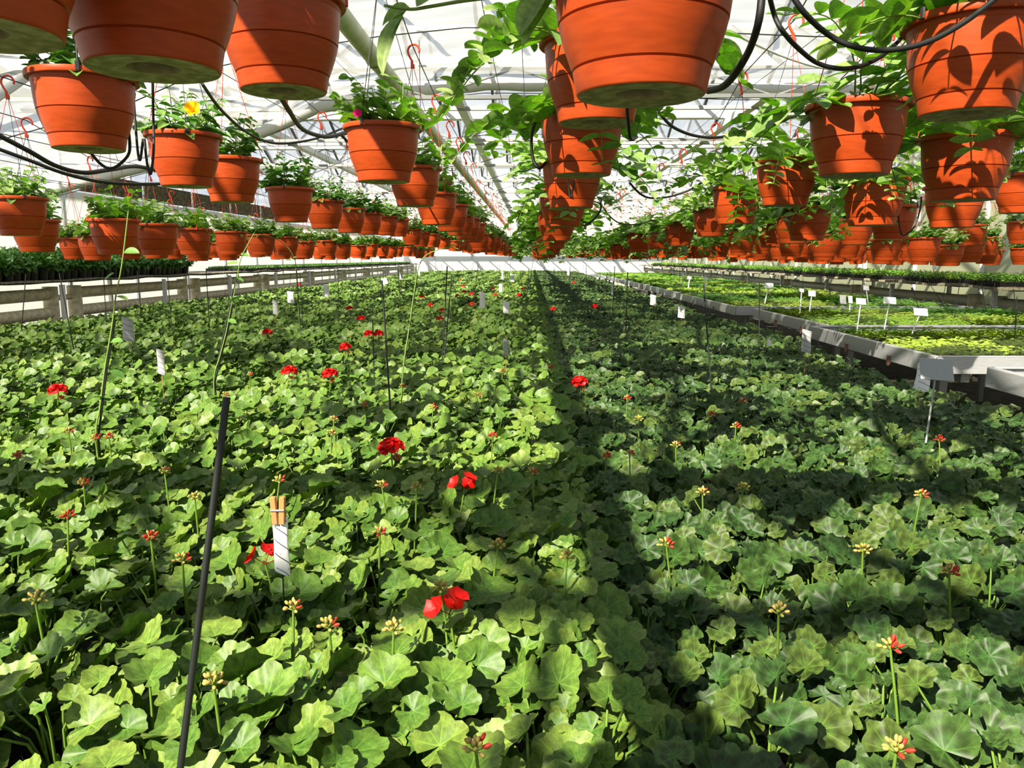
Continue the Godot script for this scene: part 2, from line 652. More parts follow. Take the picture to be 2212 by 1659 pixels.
func materials() -> void:
	var GB := Color(0.36, 0.46, 0.12)
	var pale := geranium_print(0.0, 3)
	var zonal := geranium_print(0.75, 5)
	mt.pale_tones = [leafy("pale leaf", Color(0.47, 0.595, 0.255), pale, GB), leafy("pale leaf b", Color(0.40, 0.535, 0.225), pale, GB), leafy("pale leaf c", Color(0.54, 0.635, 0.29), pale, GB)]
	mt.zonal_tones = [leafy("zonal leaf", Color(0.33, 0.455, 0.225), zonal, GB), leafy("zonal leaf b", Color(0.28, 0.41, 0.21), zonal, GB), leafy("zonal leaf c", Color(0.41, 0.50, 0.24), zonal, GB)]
	var pp := petunia_print(4)
	var PB := Color(0.66, 0.88, 0.24)
	mt.trailing_tones = [leafy("petunia leaf", Color(0.62, 0.72, 0.43), pp, PB), leafy("petunia leaf b", Color(0.54, 0.66, 0.37), pp, PB), leafy("petunia leaf c", Color(0.70, 0.77, 0.50), pp, PB)]
	mt.bushy_tones = [leafy("bushy leaf", Color(0.46, 0.62, 0.30), pp, Color(0.4, 0.65, 0.1)), leafy("bushy leaf b", Color(0.39, 0.56, 0.27), pp, Color(0.4, 0.65, 0.1)), leafy("bushy leaf c", Color(0.54, 0.66, 0.34), pp, Color(0.4, 0.65, 0.1))]
	leafy("stalk", Color(0.42, 0.55, 0.2))
	leafy("shoot", Color(0.48, 0.58, 0.28))
	leafy("seedling", Color(0.50, 0.66, 0.20), null, Color(0.4, 0.48, 0.15))
	leafy("grassy", Color(0.34, 0.52, 0.18))
	leafy("dark_bush", Color(0.36, 0.53, 0.25))
	leafy("tree_leaf", Color(0.42, 0.45, 0.22))
	leafy("buds", Color(1, 1, 1))
	leafy("red_petal", Color(0.86, 0.06, 0.03), null, Color(0.5, 0.06, 0.03))
	leafy("coral_petal", Color(0.90, 0.20, 0.12), null, Color(0.5, 0.1, 0.05))
	leafy("yellow_petal", Color(0.95, 0.72, 0.06), null, Color(0.5, 0.4, 0.05))
	leafy("magenta_petal", Color(0.80, 0.10, 0.42), null, Color(0.5, 0.1, 0.3))
	var m := mat("terracotta", Color(0.68, 0.265, 0.088), 0.42)
	m.metallic_specular = 0.38
	m.albedo_texture = noisy(11, 0.02, Color(0.92, 0.9, 0.9), Color(1, 1, 1))
	m.uv1_scale = Vector3(2, 1, 1)
	m.backlight_enabled = true
	m.backlight = Color(0.10, 0.035, 0.008)
	m = mat("pot_under", Color(0.72, 0.65, 0.58), 0.8)
	m.vertex_color_use_as_albedo = true
	m.albedo_texture = noisy(12, 0.02, Color(0.72, 0.74, 0.62), Color(1, 1, 0.95))
	m.uv1_triplanar = true
	m.uv1_scale = Vector3.ONE * 6.0
	m = mat("hanger", Color(0.80, 0.24, 0.10), 0.4)
	m = mat("soil", Color(0.16, 0.11, 0.08), 0.95)
	mat("black_plastic", Color(0.06, 0.06, 0.065), 0.5)
	mat("hose", Color(0.06, 0.06, 0.065), 0.6)
	mat("cable", Color(0.22, 0.22, 0.23), 0.5, 0.5)
	mat("stake", Color(0.09, 0.11, 0.10), 0.5)
	m = mat("aluminium", Color(0.78, 0.79, 0.80), 0.36, 0.55)
	m.albedo_texture = noisy(13, 0.03, Color(0.95, 0.95, 0.95), Color(1, 1, 1))
	m.uv1_triplanar = true
	m.uv1_scale = Vector3(1.5, 6.0, 1.5)
	mat("steel", Color(0.62, 0.63, 0.63), 0.45, 0.6)
	m = mat("white_paint", Color(0.88, 0.88, 0.86), 0.5)
	m = mat("pipe", Color(0.80, 0.82, 0.72), 0.45)
	m.albedo_texture = noisy(14, 0.012, Color(0.82, 0.86, 0.74), Color(1, 1, 1))
	m.uv1_triplanar = true
	m.uv1_scale = Vector3.ONE * 1.4
	m = mat("cream_pipe", Color(0.90, 0.88, 0.78), 0.5)
	m.albedo_texture = noisy(15, 0.02, Color(0.82, 0.80, 0.72), Color(1, 1, 1))
	m.uv1_triplanar = true
	m.uv1_scale = Vector3.ONE * 2.0
	mat("olive_pipe", Color(0.72, 0.74, 0.62), 0.5)
	m = mat("bench_cloth", Color(0.64, 0.62, 0.54), 0.9)
	m.albedo_texture = noisy(16, 0.05, Color(0.55, 0.52, 0.45), Color(1, 1, 1))
	m.uv1_triplanar = true
	m.uv1_scale = Vector3.ONE * 2.0
	mat("white_card", Color(0.93, 0.93, 0.93), 0.5)
	mat("grey_card", Color(0.62, 0.63, 0.64), 0.5)
	mat("rust", Color(0.46, 0.33, 0.27), 0.7)
	mat("wood", Color(0.72, 0.52, 0.31), 0.7)
	m = mat("striped_wrap", Color(1, 1, 1), 0.35)
	m.albedo_texture = tag_print(Color(0.95, 0.95, 0.96), Color(0.16, 0.18, 0.22), 2)
	m = mat("grey_wrap", Color(1, 1, 1), 0.35)
	m.albedo_texture = tag_print(Color(0.70, 0.70, 0.71), Color(0.20, 0.21, 0.24), 9)
	m = mat("floor", Color(0.30, 0.28, 0.24), 0.9)
	m.albedo_texture = noisy(17, 0.02, Color(0.6, 0.6, 0.58), Color(1, 1, 1))
	m.uv1_triplanar = true
	m = mat("outside_ground", Color(0.36, 0.37, 0.22), 0.95)
	m = mat("moss", Color(0.45, 0.38, 0.24), 0.9)
	m.albedo_texture = noisy(18, 0.03, Color(0.5, 0.52, 0.38), Color(1, 1, 1))
	m.uv1_triplanar = true
	mat("bark", Color(0.30, 0.24, 0.18), 0.9)
	# greenhouse skins
	m = mat("film", Color(0.98, 0.98, 0.98, 0.62), 0.5)
	m.transparency = BaseMaterial3D.TRANSPARENCY_ALPHA
	m.backlight_enabled = true
	m.backlight = Color(1, 1, 1)
	var f := FastNoiseLite.new()
	f.seed = 21
	f.frequency = 0.01
	f.domain_warp_enabled = true
	f.domain_warp_amplitude = 40.0
	var t := NoiseTexture2D.new()
	t.width = 512
	t.height = 512
	t.seamless = true
	t.noise = f
	var gr := Gradient.new()
	gr.set_color(0, Color(0.78, 0.78, 0.76, 1.0))
	gr.set_color(1, Color(1, 1, 1, 0.72))
	t.color_ramp = gr
	m.albedo_texture = t
	m.uv1_scale = Vector3(2.0, 5.0, 1)
	m = mat("glass", Color(1, 1, 1, 0.06), 0.05)
	m.transparency = BaseMaterial3D.TRANSPARENCY_ALPHA
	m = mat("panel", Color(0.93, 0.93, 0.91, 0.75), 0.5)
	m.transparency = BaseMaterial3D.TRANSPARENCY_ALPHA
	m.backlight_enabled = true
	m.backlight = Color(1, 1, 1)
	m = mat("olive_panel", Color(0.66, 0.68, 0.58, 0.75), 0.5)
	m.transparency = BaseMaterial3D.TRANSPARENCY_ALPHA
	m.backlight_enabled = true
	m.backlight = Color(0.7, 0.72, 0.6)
	mat("bar", Color(0.22, 0.23, 0.23), 0.6, 0.0)
	mat("truss", Color(0.62, 0.63, 0.63), 0.6)
	mat("white_bar", Color(0.86, 0.86, 0.86), 0.5)

	# shared leaf meshes
	var r := RandomNumberGenerator.new()
	r.seed = 31
	for kind in ["pale", "zonal"]:
		var ms := []
		for k in 6:
			ms.append(geranium_leaf(r, 0.04, kind == "zonal").mesh())
		leaf_mesh[kind] = ms
	var pm := []
	for k in 5:
		pm.append(petunia_leaf(0.06, 0.036, r.randf_range(-0.05, 0.35), r.randf_range(0.1, 0.5), 8, 4).mesh())
	leaf_mesh.petunia = pm
	var g := Geo.new()
	g.lathe([[Vector2(0.036, 0.0), Vector2(0.05, 0.085)], [Vector2(0.05, 0.085), Vector2(0.053, 0.085)], [Vector2(0.053, 0.085), Vector2(0.053, 0.09)], [Vector2(0.053, 0.09), Vector2(0.048, 0.09)], [Vector2(0.048, 0.09), Vector2(0.046, 0.078)], [Vector2(0.046, 0.078), Vector2(0.0, 0.08)]], 10)
	mt.pot_mesh = g.mesh()


# height of the plastic screen over x
func film_y(x: float) -> float:
	var xs := [-7.2, -6.0, -5.0, -3.3, -2.5, -1.4, -0.5, 1.0, 2.1, 7.0]
	var ys := [2.05, 2.32, 2.55, 2.98, 3.30, 3.47, 3.55, 3.52, 3.46, 3.44]
	for k in xs.size() - 1:
		if x <= xs[k + 1]:
			return lerpf(ys[k], ys[k + 1], clampf((x - xs[k]) / (xs[k + 1] - xs[k]), 0, 1))
	return 3.44


const LEFT := -6.9
const RIGHT := 6.5
const BACK := -40.0
const FRONT := 6.5
const EAVE := 3.7

func shell() -> void:
	var g := Geo.new()
	g.box(Vector3(RIGHT - LEFT, 0.1, FRONT - BACK), Vector3((LEFT + RIGHT) / 2, -0.05, (FRONT + BACK) / 2))
	struct("floor", g, mt.floor, "dark earthen greenhouse floor under the plant tables")
	g = Geo.new()
	g.box(Vector3(120, 0.1, 160), Vector3(0, -0.16, -40))
	struct("ground", g, mt.outside_ground, "open ground outside the greenhouse")
	for side in 2:
		var x := LEFT if side == 0 else RIGHT
		g = Geo.new()
		g.box(Vector3(0.12, 0.3, FRONT - BACK), Vector3(x, 0.15, (FRONT + BACK) / 2))
		var w := struct("wall_left" if side == 0 else "wall_right", g, mt.cream_pipe, "long side wall of white posts, light panels and glazing")
		var n := 23
		for k in n:
			var z0 := FRONT - k * 2.0
			var p := Geo.new()
			p.box(Vector3(0.08, EAVE - 0.3, 0.06), Vector3(x, 0.3 + (EAVE - 0.3) / 2, z0))
			part("post", p.mesh(), mt.white_bar, w)
			p = Geo.new()
			p.box(Vector3(0.02, 2.1, 1.92), Vector3(x, 1.35, z0 - 1.0))
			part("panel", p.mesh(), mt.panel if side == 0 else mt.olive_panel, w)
			p = Geo.new()
			p.quad(Vector3.ZERO, Basis(), Vector3(x, 2.48, z0 - 1.96), Vector3(x, 2.48, z0 - 0.04), Vector3(x, EAVE, z0 - 0.04), Vector3(x, EAVE, z0 - 1.96))
			part("pane", p.mesh(), mt.glass, w)
		if side == 0:
			for k in 5:
				var mb := Geo.new()
				mb.box(Vector3(0.03, 0.3, 1.9), Vector3(x + 0.03, 2.66, -12.9 - k * 2.0))
				part("mossy_board", mb.mesh(), mt.moss, w)
		var rail := Geo.new()
		rail.box(Vector3(0.06, 0.1, FRONT - BACK), Vector3(x, 2.44, (FRONT + BACK) / 2))
		rail.box(Vector3(0.12, 0.14, FRONT - BACK), Vector3(x, EAVE, (FRONT + BACK) / 2))
		part("rail", rail.mesh(), mt.white_bar, w)
	for e in 2:
		var z := BACK if e == 0 else FRONT
		g = Geo.new()
		g.box(Vector3(RIGHT - LEFT, 0.3, 0.12), Vector3((LEFT + RIGHT) / 2, 0.15, z))
		var w := struct("wall_back" if e == 0 else "wall_front", g, mt.cream_pipe, "end wall of white posts and light panels")
		for k in 8:
			var x0 := lerpf(LEFT, RIGHT, k / 7.0)
			var p := Geo.new()
			p.box(Vector3(0.07, EAVE - 0.3, 0.08), Vector3(x0, 0.3 + (EAVE - 0.3) / 2, z))
			part("post", p.mesh(), mt.white_bar, w)
			if k == 7: break
			p = Geo.new()
			var pw := (RIGHT - LEFT) / 7.0
			if e == 0:
				p.box(Vector3(pw - 0.07, EAVE - 0.3, 0.02), Vector3(x0 + pw / 2, 0.3 + (EAVE - 0.3) / 2, z))
				part("panel", p.mesh(), mt.panel, w)
			else:
				p.quad(Vector3.ZERO, Basis(), Vector3(x0, 0.3, z), Vector3(x0 + pw, 0.3, z), Vector3(x0 + pw, EAVE, z), Vector3(x0, EAVE, z))
				part("pane", p.mesh(), mt.glass, w)
	# the trees outside, seen through the right-hand glass
	var r := RandomNumberGenerator.new()
	r.seed = 77
	for v in 2:
		var crown := Geo.new()
		var trunk := Geo.new()
		trunk.tube(smooth(PackedVector3Array([Vector3.ZERO, Vector3(0.1, 1.6, 0), Vector3(0, 3.4, 0.1)])), 0.16, 0.07, 8)
		for k in 26:
			var d := Vector3(r.randf_range(-1, 1), r.randf_range(-0.7, 1), r.randf_range(-1, 1)).normalized()
			var c := Vector3(0, 3.6, 0) + d * Vector3(1.7, 1.9, 1.7) * r.randf_range(0.4, 1.0)
			trunk.tube(line(Vector3(0, 2.2 + r.randf(), 0), c), 0.03, 0.01, 4)
			for j in 60:
				var p := c + Vector3(r.randfn(), r.randfn(), r.randfn()) * 0.33
				var nm := Vector3(r.randf_range(-1, 1), r.randf_range(-0.2, 1), r.randf_range(-1, 1)).normalized()
				var size := r.randf_range(0.1, 0.2)
				crown.add(petunia_leaf(size, size * 0.6, 0.2, 0.2, 2, 2), Transform3D(facing(nm, Vector3(r.randfn(), r.randfn(), r.randfn()).normalized() + Vector3(0.01, 0, 0)), p), Color.WHITE * r.randf_range(0.6, 1.2))
		mt["crown%d" % v] = crown.mesh()
		mt["trunk%d" % v] = trunk.mesh()
	var spots := [Vector3(9.5, 0, -13), Vector3(12.5, 0, -17), Vector3(10, 0, -22), Vector3(13.5, 0, -26), Vector3(10.5, 0, -32), Vector3(15, 0, -11), Vector3(9.8, 0, -8.5)]
	for k in spots.size():
		var o := thing("outside_tree", "olive brown tree outside beyond the greenhouse glass, %s along the wall" % ORD[k], "tree", spots[k] + Vector3(0, -0.11, 0), r.randf() * TAU, "trees outside the greenhouse")
		o.scale = Vector3.ONE * r.randf_range(0.95, 1.3)
		part("trunk", mt["trunk%d" % (k % 2)], mt.bark, o)
		var c := part("crown", mt["crown%d" % (k % 2)], mt.tree_leaf, o)
		c.set_meta("kind", "stuff")


func roof() -> void:
	var holder := Geo.new()
	var bays := 15
	var pitch := 3.2
	for k in bays:
		var z := FRONT - 0.0 - k * pitch + 0.4
		if z < BACK: break
		holder.box(Vector3(RIGHT - LEFT + 0.2, 0.12, 0.16), Vector3((LEFT + RIGHT) / 2, EAVE - 0.06, z))
	var top := struct("ceiling", holder, mt.white_bar, "glass roof of low ridges on white gutters running across the house")
	var cols := 17
	var step := (RIGHT - LEFT) / cols
	# shared meshes: one bar and one pane for each slope
	var rise := 0.75
	var slope := Vector2(pitch / 2, rise)
	var ang := atan2(rise, pitch / 2)
	for s in 2:
		var b := Geo.new()
		b.box(Vector3(0.035, 0.05, slope.length()), Vector3.ZERO, Basis(Vector3.RIGHT, ang * (1 if s == 0 else -1)), 0.002)
		var bar_mesh := b.mesh()
		var p := Geo.new()
		p.quad(Vector3.ZERO, Basis(Vector3.RIGHT, ang * (1 if s == 0 else -1)), Vector3(-step / 2, 0.02, slope.length() / 2), Vector3(step / 2, 0.02, slope.length() / 2), Vector3(step / 2, 0.02, -slope.length() / 2), Vector3(-step / 2, 0.02, -slope.length() / 2))
		var pane_mesh := p.mesh()
		for k in bays - 1:
			var z0 := FRONT + 0.4 - k * pitch
			var zc := z0 - pitch * (0.25 if s == 0 else 0.75)
			for c in cols + 1:
				part("glazing_bar", bar_mesh, mt.bar, top, Transform3D(Basis(), Vector3(LEFT + c * step, EAVE + rise / 2, zc)))
				if c < cols and k < 9:
					part("pane", pane_mesh, mt.glass, top, Transform3D(Basis(), Vector3(LEFT + (c + 0.5) * step, EAVE + rise / 2, zc)))
		if true:
			var far := Geo.new()
			for k in range(9, bays - 1):
				var z0 := FRONT + 0.4 - k * pitch
				var zc := z0 - pitch * (0.25 if s == 0 else 0.75)
				for c in cols:
					far.add(p, Transform3D(Basis(), Vector3(LEFT + (c + 0.5) * step, EAVE + rise / 2, zc)))
			part("far_pane", far.mesh(), mt.glass, top).set_meta("kind", "stuff")
	var rg := Geo.new()
	for k in bays - 1:
		rg.box(Vector3(RIGHT - LEFT, 0.07, 0.07), Vector3((LEFT + RIGHT) / 2, EAVE + rise, FRONT + 0.4 - (k + 0.5) * pitch))
	part("ridge", rg.mesh(), mt.white_bar, top)
	# light trusses under the gutters
	for k in range(5, bays - 1):
		var z := FRONT + 0.4 - k * pitch
		var tr := Geo.new()
		tr.box(Vector3(RIGHT - LEFT, 0.045, 0.045), Vector3((LEFT + RIGHT) / 2, EAVE - 0.42, z))
		for c in 14:
			var xa := LEFT + (RIGHT - LEFT) * c / 14.0
			var xb := LEFT + (RIGHT - LEFT) * (c + 1) / 14.0
			tr.tube(line(Vector3(xa, EAVE - 0.42 if c % 2 == 0 else EAVE - 0.12, z), Vector3(xb, EAVE - 0.12 if c % 2 == 0 else EAVE - 0.42, z)), 0.012, 0.012, 5)
		tr.box(Vector3(RIGHT - LEFT, 0.05, 0.05), Vector3((LEFT + RIGHT) / 2, EAVE - 0.25, z - 1.6))
		part("truss", tr.mesh(), mt.truss, top)
	var lg := Geo.new()
	for x in [-0.95, 2.9, -4.2]:
		lg.box(Vector3(0.12, 0.1, 30.0), Vector3(x, EAVE - 0.2, -24.7))
	part("purlin", lg.mesh(), mt.white_bar, top)

	# the plastic screen drawn under the near part of the roof
	var f := FastNoiseLite.new()
	f.seed = 5
	f.frequency = 0.5
	var film := Geo.new()
	var pts := PackedVector3Array()
	var rows := 131
	var wide := 101
	for i in rows:
		var z := lerpf(-3.2, -9.4, float(i) / (rows - 1))
		for k in wide:
			var x := lerpf(LEFT + 0.1, RIGHT - 0.1, float(k) / (wide - 1))
			var y := film_y(x) + 0.05 * f.get_noise_3d(x * 0.35, z * 3.0, 0) + 0.02 * f.get_noise_3d(x * 2.0, z * 7.0, 4.0) - 0.03 * absf(sin(z * 2.1))
			pts.append(Vector3(x, y, z))
	film.sheet(rows, wide, pts)
	var fm := part("screen_film", film.mesh(), mt.film, top)
	fm.set_meta("label", "wrinkled translucent white plastic screen")
	var roll := Geo.new()
	var path := PackedVector3Array()
	for k in 60:
		var x := lerpf(LEFT + 0.1, RIGHT - 0.1, k / 59.0)
		path.append(Vector3(x, film_y(x) - 0.05 + 0.02 * f.get_noise_2d(x * 4.0, 9.0), -9.45))
	roll.tube(path, 0.075, 0.075, 8)
	part("film_roll", roll.mesh(), mt.white_paint, top)


func tray_mesh() -> ArrayMesh:
	var g := Geo.new()
	g.box(Vector3(0.58, 0.004, 0.38), Vector3(0, 0.03, 0))
	for s in [-1.0, 1.0]:
		g.box(Vector3(0.58, 0.05, 0.006), Vector3(0, 0.025, 0.187 * s))
		g.box(Vector3(0.006, 0.05, 0.38), Vector3(0.287 * s, 0.025, 0))
		for k in 11:
			g.box(Vector3(0.004, 0.05, 0.008), Vector3(-0.25 + k * 0.05, 0.025, 0.192 * s), Basis(), 0.001)
	return g.mesh()


func bench(called: String, label: String, x0: float, x1: float, z0: float, z1: float, top: float, turn := 0.0) -> Node3D:
	var o := thing(called, label, "bench", Vector3((x0 + x1) / 2, 0, (z0 + z1) / 2), turn)
	var w := x1 - x0
	var d := absf(z1 - z0)
	for s in [-1.0, 1.0]:
		var g := Geo.new()
		g.box(Vector3(0.012, 0.10, d), Vector3(s * w / 2, top - 0.05, 0))
		g.box(Vector3(0.028, 0.01, d), Vector3(s * (w / 2 - 0.01), top - 0.002, 0))
		part("side_panel", g.mesh(), mt.aluminium, o)
		g = Geo.new()
		g.box(Vector3(w - 0.02, 0.10, 0.012), Vector3(0, top - 0.05, s * (d / 2 - 0.006)))
		g.box(Vector3(w - 0.02, 0.01, 0.028), Vector3(0, top - 0.002, s * (d / 2 - 0.014)))
		part("end_panel", g.mesh(), mt.aluminium, o)
	var g := Geo.new()
	g.box(Vector3(w - 0.02, 0.02, d - 0.02), Vector3(0, top - 0.075, 0))
	part("deck", g.mesh(), mt.black_plastic, o)
	for s in [-1.0, 1.0]:
		g = Geo.new()
		g.box(Vector3(0.05, 0.05, d - 0.1), Vector3(s * (w / 2 - 0.2), top - 0.13, 0))
		part("beam", g.mesh(), mt.steel, o)
	var legs := maxi(2, int(d / 4.0) + 1)
	for k in legs:
		for s in [-1.0, 1.0]:
			g = Geo.new()
			g.box(Vector3(0.05, top - 0.155, 0.05), Vector3(s * (w / 2 - 0.2), (top - 0.155) / 2, lerpf(-d / 2 + 0.3, d / 2 - 0.3, float(k) / (legs - 1))))
			part("leg", g.mesh(), mt.steel, o)
	return o


func seedlings(r: RandomNumberGenerator, size: float, per: int, tall: float) -> Geo:
	var g := Geo.new()
	for i in 10:
		for k in 7:
			var p := Vector3(-0.259 + i * 0.0575 + r.randf_range(-0.012, 0.012), 0.03, -0.165 + k * 0.055 + r.randf_range(-0.012, 0.012))
			var h := tall * r.randf_range(0.35, 1.35)
			g.tube(line(p, p + Vector3(0, h, 0)), 0.0014, 0.0011, 3, Color(1.0, 1.0, 0.8))
			for j in per:
				var a := j * 2.4 + r.randf()
				var fw := Vector3(cos(a), r.randf_range(0.05, 0.7), sin(a)).normalized()
				var nm := (Vector3.UP + sun_dir * 0.4 + Vector3(r.randf_range(-0.3, 0.3), 0, r.randf_range(-0.3, 0.3))).normalized()
				g.add(petunia_leaf(size * r.randf_range(0.7, 1.2), size * 0.5, 0.15, 0.2, 2, 2), Transform3D(facing(nm, fw), p + Vector3(0, h * (0.5 + 0.5 * j / per), 0)), Color.WHITE * r.randf_range(0.7, 1.25))
	return g


func benches() -> void:
	var r := RandomNumberGenerator.new()
	r.seed = 55
	# two long tables that carry the geraniums
	for k in 2:
		var x0 := -5.0 if k == 0 else 0.175
		var x1 := 0.135 if k == 0 else 2.12
		bench("plant_table", ["long plant table under the pale geraniums left of the dividing gap", "long plant table under the dark geraniums right of the dividing gap"][k], x0, x1, -0.35, -39.0, TABLE + 0.03)
	# the aluminium benches on the right
	var tray := tray_mesh()
	var green := []
	var tones := [Color(1.1, 1.05, 0.8), Color(0.86, 1.0, 0.80), Color(0.66, 0.88, 0.70), Color(1.0, 1.06, 0.75)]
	for k in 4:
		green.append(seedlings(r, 0.052, 6, 0.06).mesh())
	var tm := []
	for c in tones:
		var m: StandardMaterial3D = mt.seedling.duplicate()
		m.albedo_color = Color(0.50 * c.r, 0.61 * c.g, 0.27 * c.b)
		tm.append(m)
	var spans := [[2.29, -1.9, -3.93], [2.25, -4.36, -6.33], [2.41, -6.4, -8.55], [2.30, -8.9, -12.56], [2.33, -12.7, -16.5], [2.33, -16.7, -20.5], [2.30, -20.7, -24.5], [2.25, -24.7, -29.0]]
	for k in spans.size():
		var s: Array = spans[k]
		var bo := bench("rolling_bench", "silver aluminium bench with seedling trays, %s from the camera on the right" % ORD[k], s[0], 4.95, s[1], s[2], 0.96)
		for f in ([0.28, 0.62] if k < 4 else []):
			var cl := Geo.new()
			var zz := lerpf(s[1], s[2], f)
			cl.box(Vector3(0.006, 0.055, 0.05), Vector3(s[0] - 0.009, 0.872, zz) - bo.position)
			cl.box(Vector3(0.006, 0.03, 0.03), Vector3(s[0] - 0.012, 0.85, zz) - bo.position)
			part("clamp", cl.mesh(), mt.rust, bo)
		var nz := int((s[1] - s[2] - 0.06) / 0.4)
		var hue := r.randi()
		for i in 4:
			for j in nz:
				var p := Vector3(s[0] + 0.33 + i * 0.62 + r.randf_range(-0.01, 0.01), 0.896, s[1] - 0.24 - j * 0.4)
				var q := seen(p)
				if q.x > 2330 or q.z < 0.3: continue
				var o := thing("seedling_tray", "black tray of young green seedlings, %s in row %s across the %s silver bench" % [ORD[i], ORD[j].replace("first", "one").replace("second", "two"), ORD[k]], "seedling tray", p, 0.0, "seedling trays on the silver benches")
				o.set_meta("label", "black seedling tray, %s bench from the camera, %s row back, %s tray from the left" % [ORD[k], ORD[j], ORD[i]])
				part("tray", tray, mt.black_plastic, o)
				var t := (i / 2 + j / 2 + hue) % 4 if k != 1 else (0 if j < 3 else (i + j) % 4)
				var fo := part("seedling", green[r.randi() % 4], tm[t], o, Transform3D(Basis(Vector3.UP, PI * (r.randi() % 2)), Vector3.ZERO))
				fo.set_meta("kind", "stuff")
	# side benches along both walls
	for side in 2:
		var x0 := -6.45 if side == 0 else 5.2
		var x1 := -5.6 if side == 0 else 6.35
		var h := 1.25 if side == 0 else 1.19
		var o := thing("side_bench", "weathered cloth covered bench along the %s wall above the pipes" % ["left", "right"][side], "bench", Vector3((x0 + x1) / 2, 0, -20))
		var g := Geo.new()
		var pts := PackedVector3Array()
		var xs := [x0, x0, x1, x1, x0]
		for k in 96:
			var z := lerpf(17.0, -18.5, k / 95.0)
			for c in 5:
				var y := h + (0.0 if c in [1, 2] else -0.035) + 0.008 * sin(z * 5.0 + c) + 0.006 * sin(z * 13.0)
				pts.append(Vector3(xs[c] - (x0 + x1) / 2, y, z))
		g.sheet(96, 5, pts)
		part("top", g.mesh(), mt.bench_cloth, o)
		for k in 14:
			for e in 2:
				var l := Geo.new()
				l.box(Vector3(0.05, h - 0.06, 0.05), Vector3((0.42 if e == 0 else -0.42), (h - 0.06) / 2, 16.0 - k * 2.6))
				part("leg", l.mesh(), mt.white_bar, o)
		# heating pipes below: loops of two pipes joined by upright ends
		for k in 9:
			var za := -6.2 - k * 3.6
			var px := -5.85 if side == 0 else 5.5
			var hp := thing("heating_pipe", "thick cream heating pipe loop below the %s bench, %s from the camera" % [["left", "right"][side], ORD[k]], "pipe", Vector3(px, 0, za - 1.6), 0.0, "heating pipe loops under the %s bench" % ["left", "right"][side])
			var dy := 0.0 if side == 0 else -0.1
			for y in [1.07 + dy, 0.84 + dy]:
				var p := Geo.new()
				p.tube(line(Vector3(0, y, 1.55), Vector3(0, y, -1.55)), 0.072, 0.072, 14, Color.WHITE, true)
				part("pipe", p.mesh(), mt.cream_pipe if side == 0 else mt.olive_pipe, hp)
			for z in [1.55, -1.55]:
				var p := Geo.new()
				p.tube(line(Vector3(0, 0.72 + dy, z), Vector3(0, 1.16 + dy, z)), 0.085, 0.085, 12, Color.WHITE, true)
				part("header", p.mesh(), mt.cream_pipe, hp)
				p = Geo.new()
				p.box(Vector3(0.06, 0.72 + dy, 0.06), Vector3(0, 0.36 + dy / 2, z))
				part("stand", p.mesh(), mt.cream_pipe, hp)
			var p := Geo.new()
			p.tube(line(Vector3(0, 1.02 + dy, -1.55), Vector3(0, 1.02 + dy, -2.05)), 0.035, 0.035, 8)
			part("joint_pipe", p.mesh(), mt.cream_pipe, hp)
	# bushy plants in black pots at the near end of the left bench
	var bush := []
	for k in 4:
		bush.append(petunia_far("bushy", r))
	var pots_mesh := Geo.new()
	pots_mesh.lathe([[Vector2(0.05, 0.0), Vector2(0.068, 0.115)], [Vector2(0.068, 0.115), Vector2(0.072, 0.116), Vector2(0.072, 0.124)], [Vector2(0.072, 0.124), Vector2(0.064, 0.122), Vector2(0.06, 0.11)], [Vector2(0.06, 0.11), Vector2(0.0, 0.112)]], 14)
	var pm := pots_mesh.mesh()
	for j in 38:
		for i in 5:
			var p := Vector3(-5.72 - i * 0.19, 1.252, -7.0 - j * 0.155)
			var o := thing("potted_plant", "bushy dark green pot plant on left bench, %s row from edge, %s along" % [ORD[i], nth(j)], "potted plant", p + Vector3(r.randf_range(-0.02, 0.02), 0, 0), 0.0, "dark green pot plants on the left bench")
			part("pot", pm, mt.black_plastic, o)
			part("foliage", bush[r.randi() % 4], mt.dark_bush, o, Transform3D(Basis(Vector3.UP, r.randf() * TAU).scaled(Vector3(0.95, 1.35, 0.95)), Vector3(0, -0.12, 0)))
	# grassy plug trays further along, and trays on the right-hand side bench
	var grass := []
	for k in 3:
		var g := Geo.new()
		for i in 620:
			var p := Vector3(r.randf_range(-0.28, 0.28), 0.03, r.randf_range(-0.18, 0.18))
			var a := r.randf() * TAU
			g.add(petunia_leaf(r.randf_range(0.05, 0.085), 0.008, 0.1, 0.2, 2, 1), Transform3D(facing(Vector3(cos(a), 0.35, sin(a)), Vector3(-cos(a) * 0.3, 1, -sin(a) * 0.3)), p), Color.WHITE * r.randf_range(0.7, 1.25))
		grass.append(g.mesh())
	for j in 34:
		for i in 2:
			var o := thing("plug_tray", "black slotted plug tray of fine grassy green on the left bench, %s row along" % (ORD[j] if j < 20 else "far"), "plug tray", Vector3(-5.83 - i * 0.4, 1.252, -15.6 - j * 0.62), PI / 2, "grassy plug trays on the left bench")
			o.set_meta("label", "black plug tray of fine grassy green on left bench, %s %s" % [["front row,", "row by the wall,"][i], nth(j) + " along"])
			part("tray", tray, mt.black_plastic, o)
			part("grass", grass[r.randi() % 3], mt.grassy, o).set_meta("kind", "stuff")
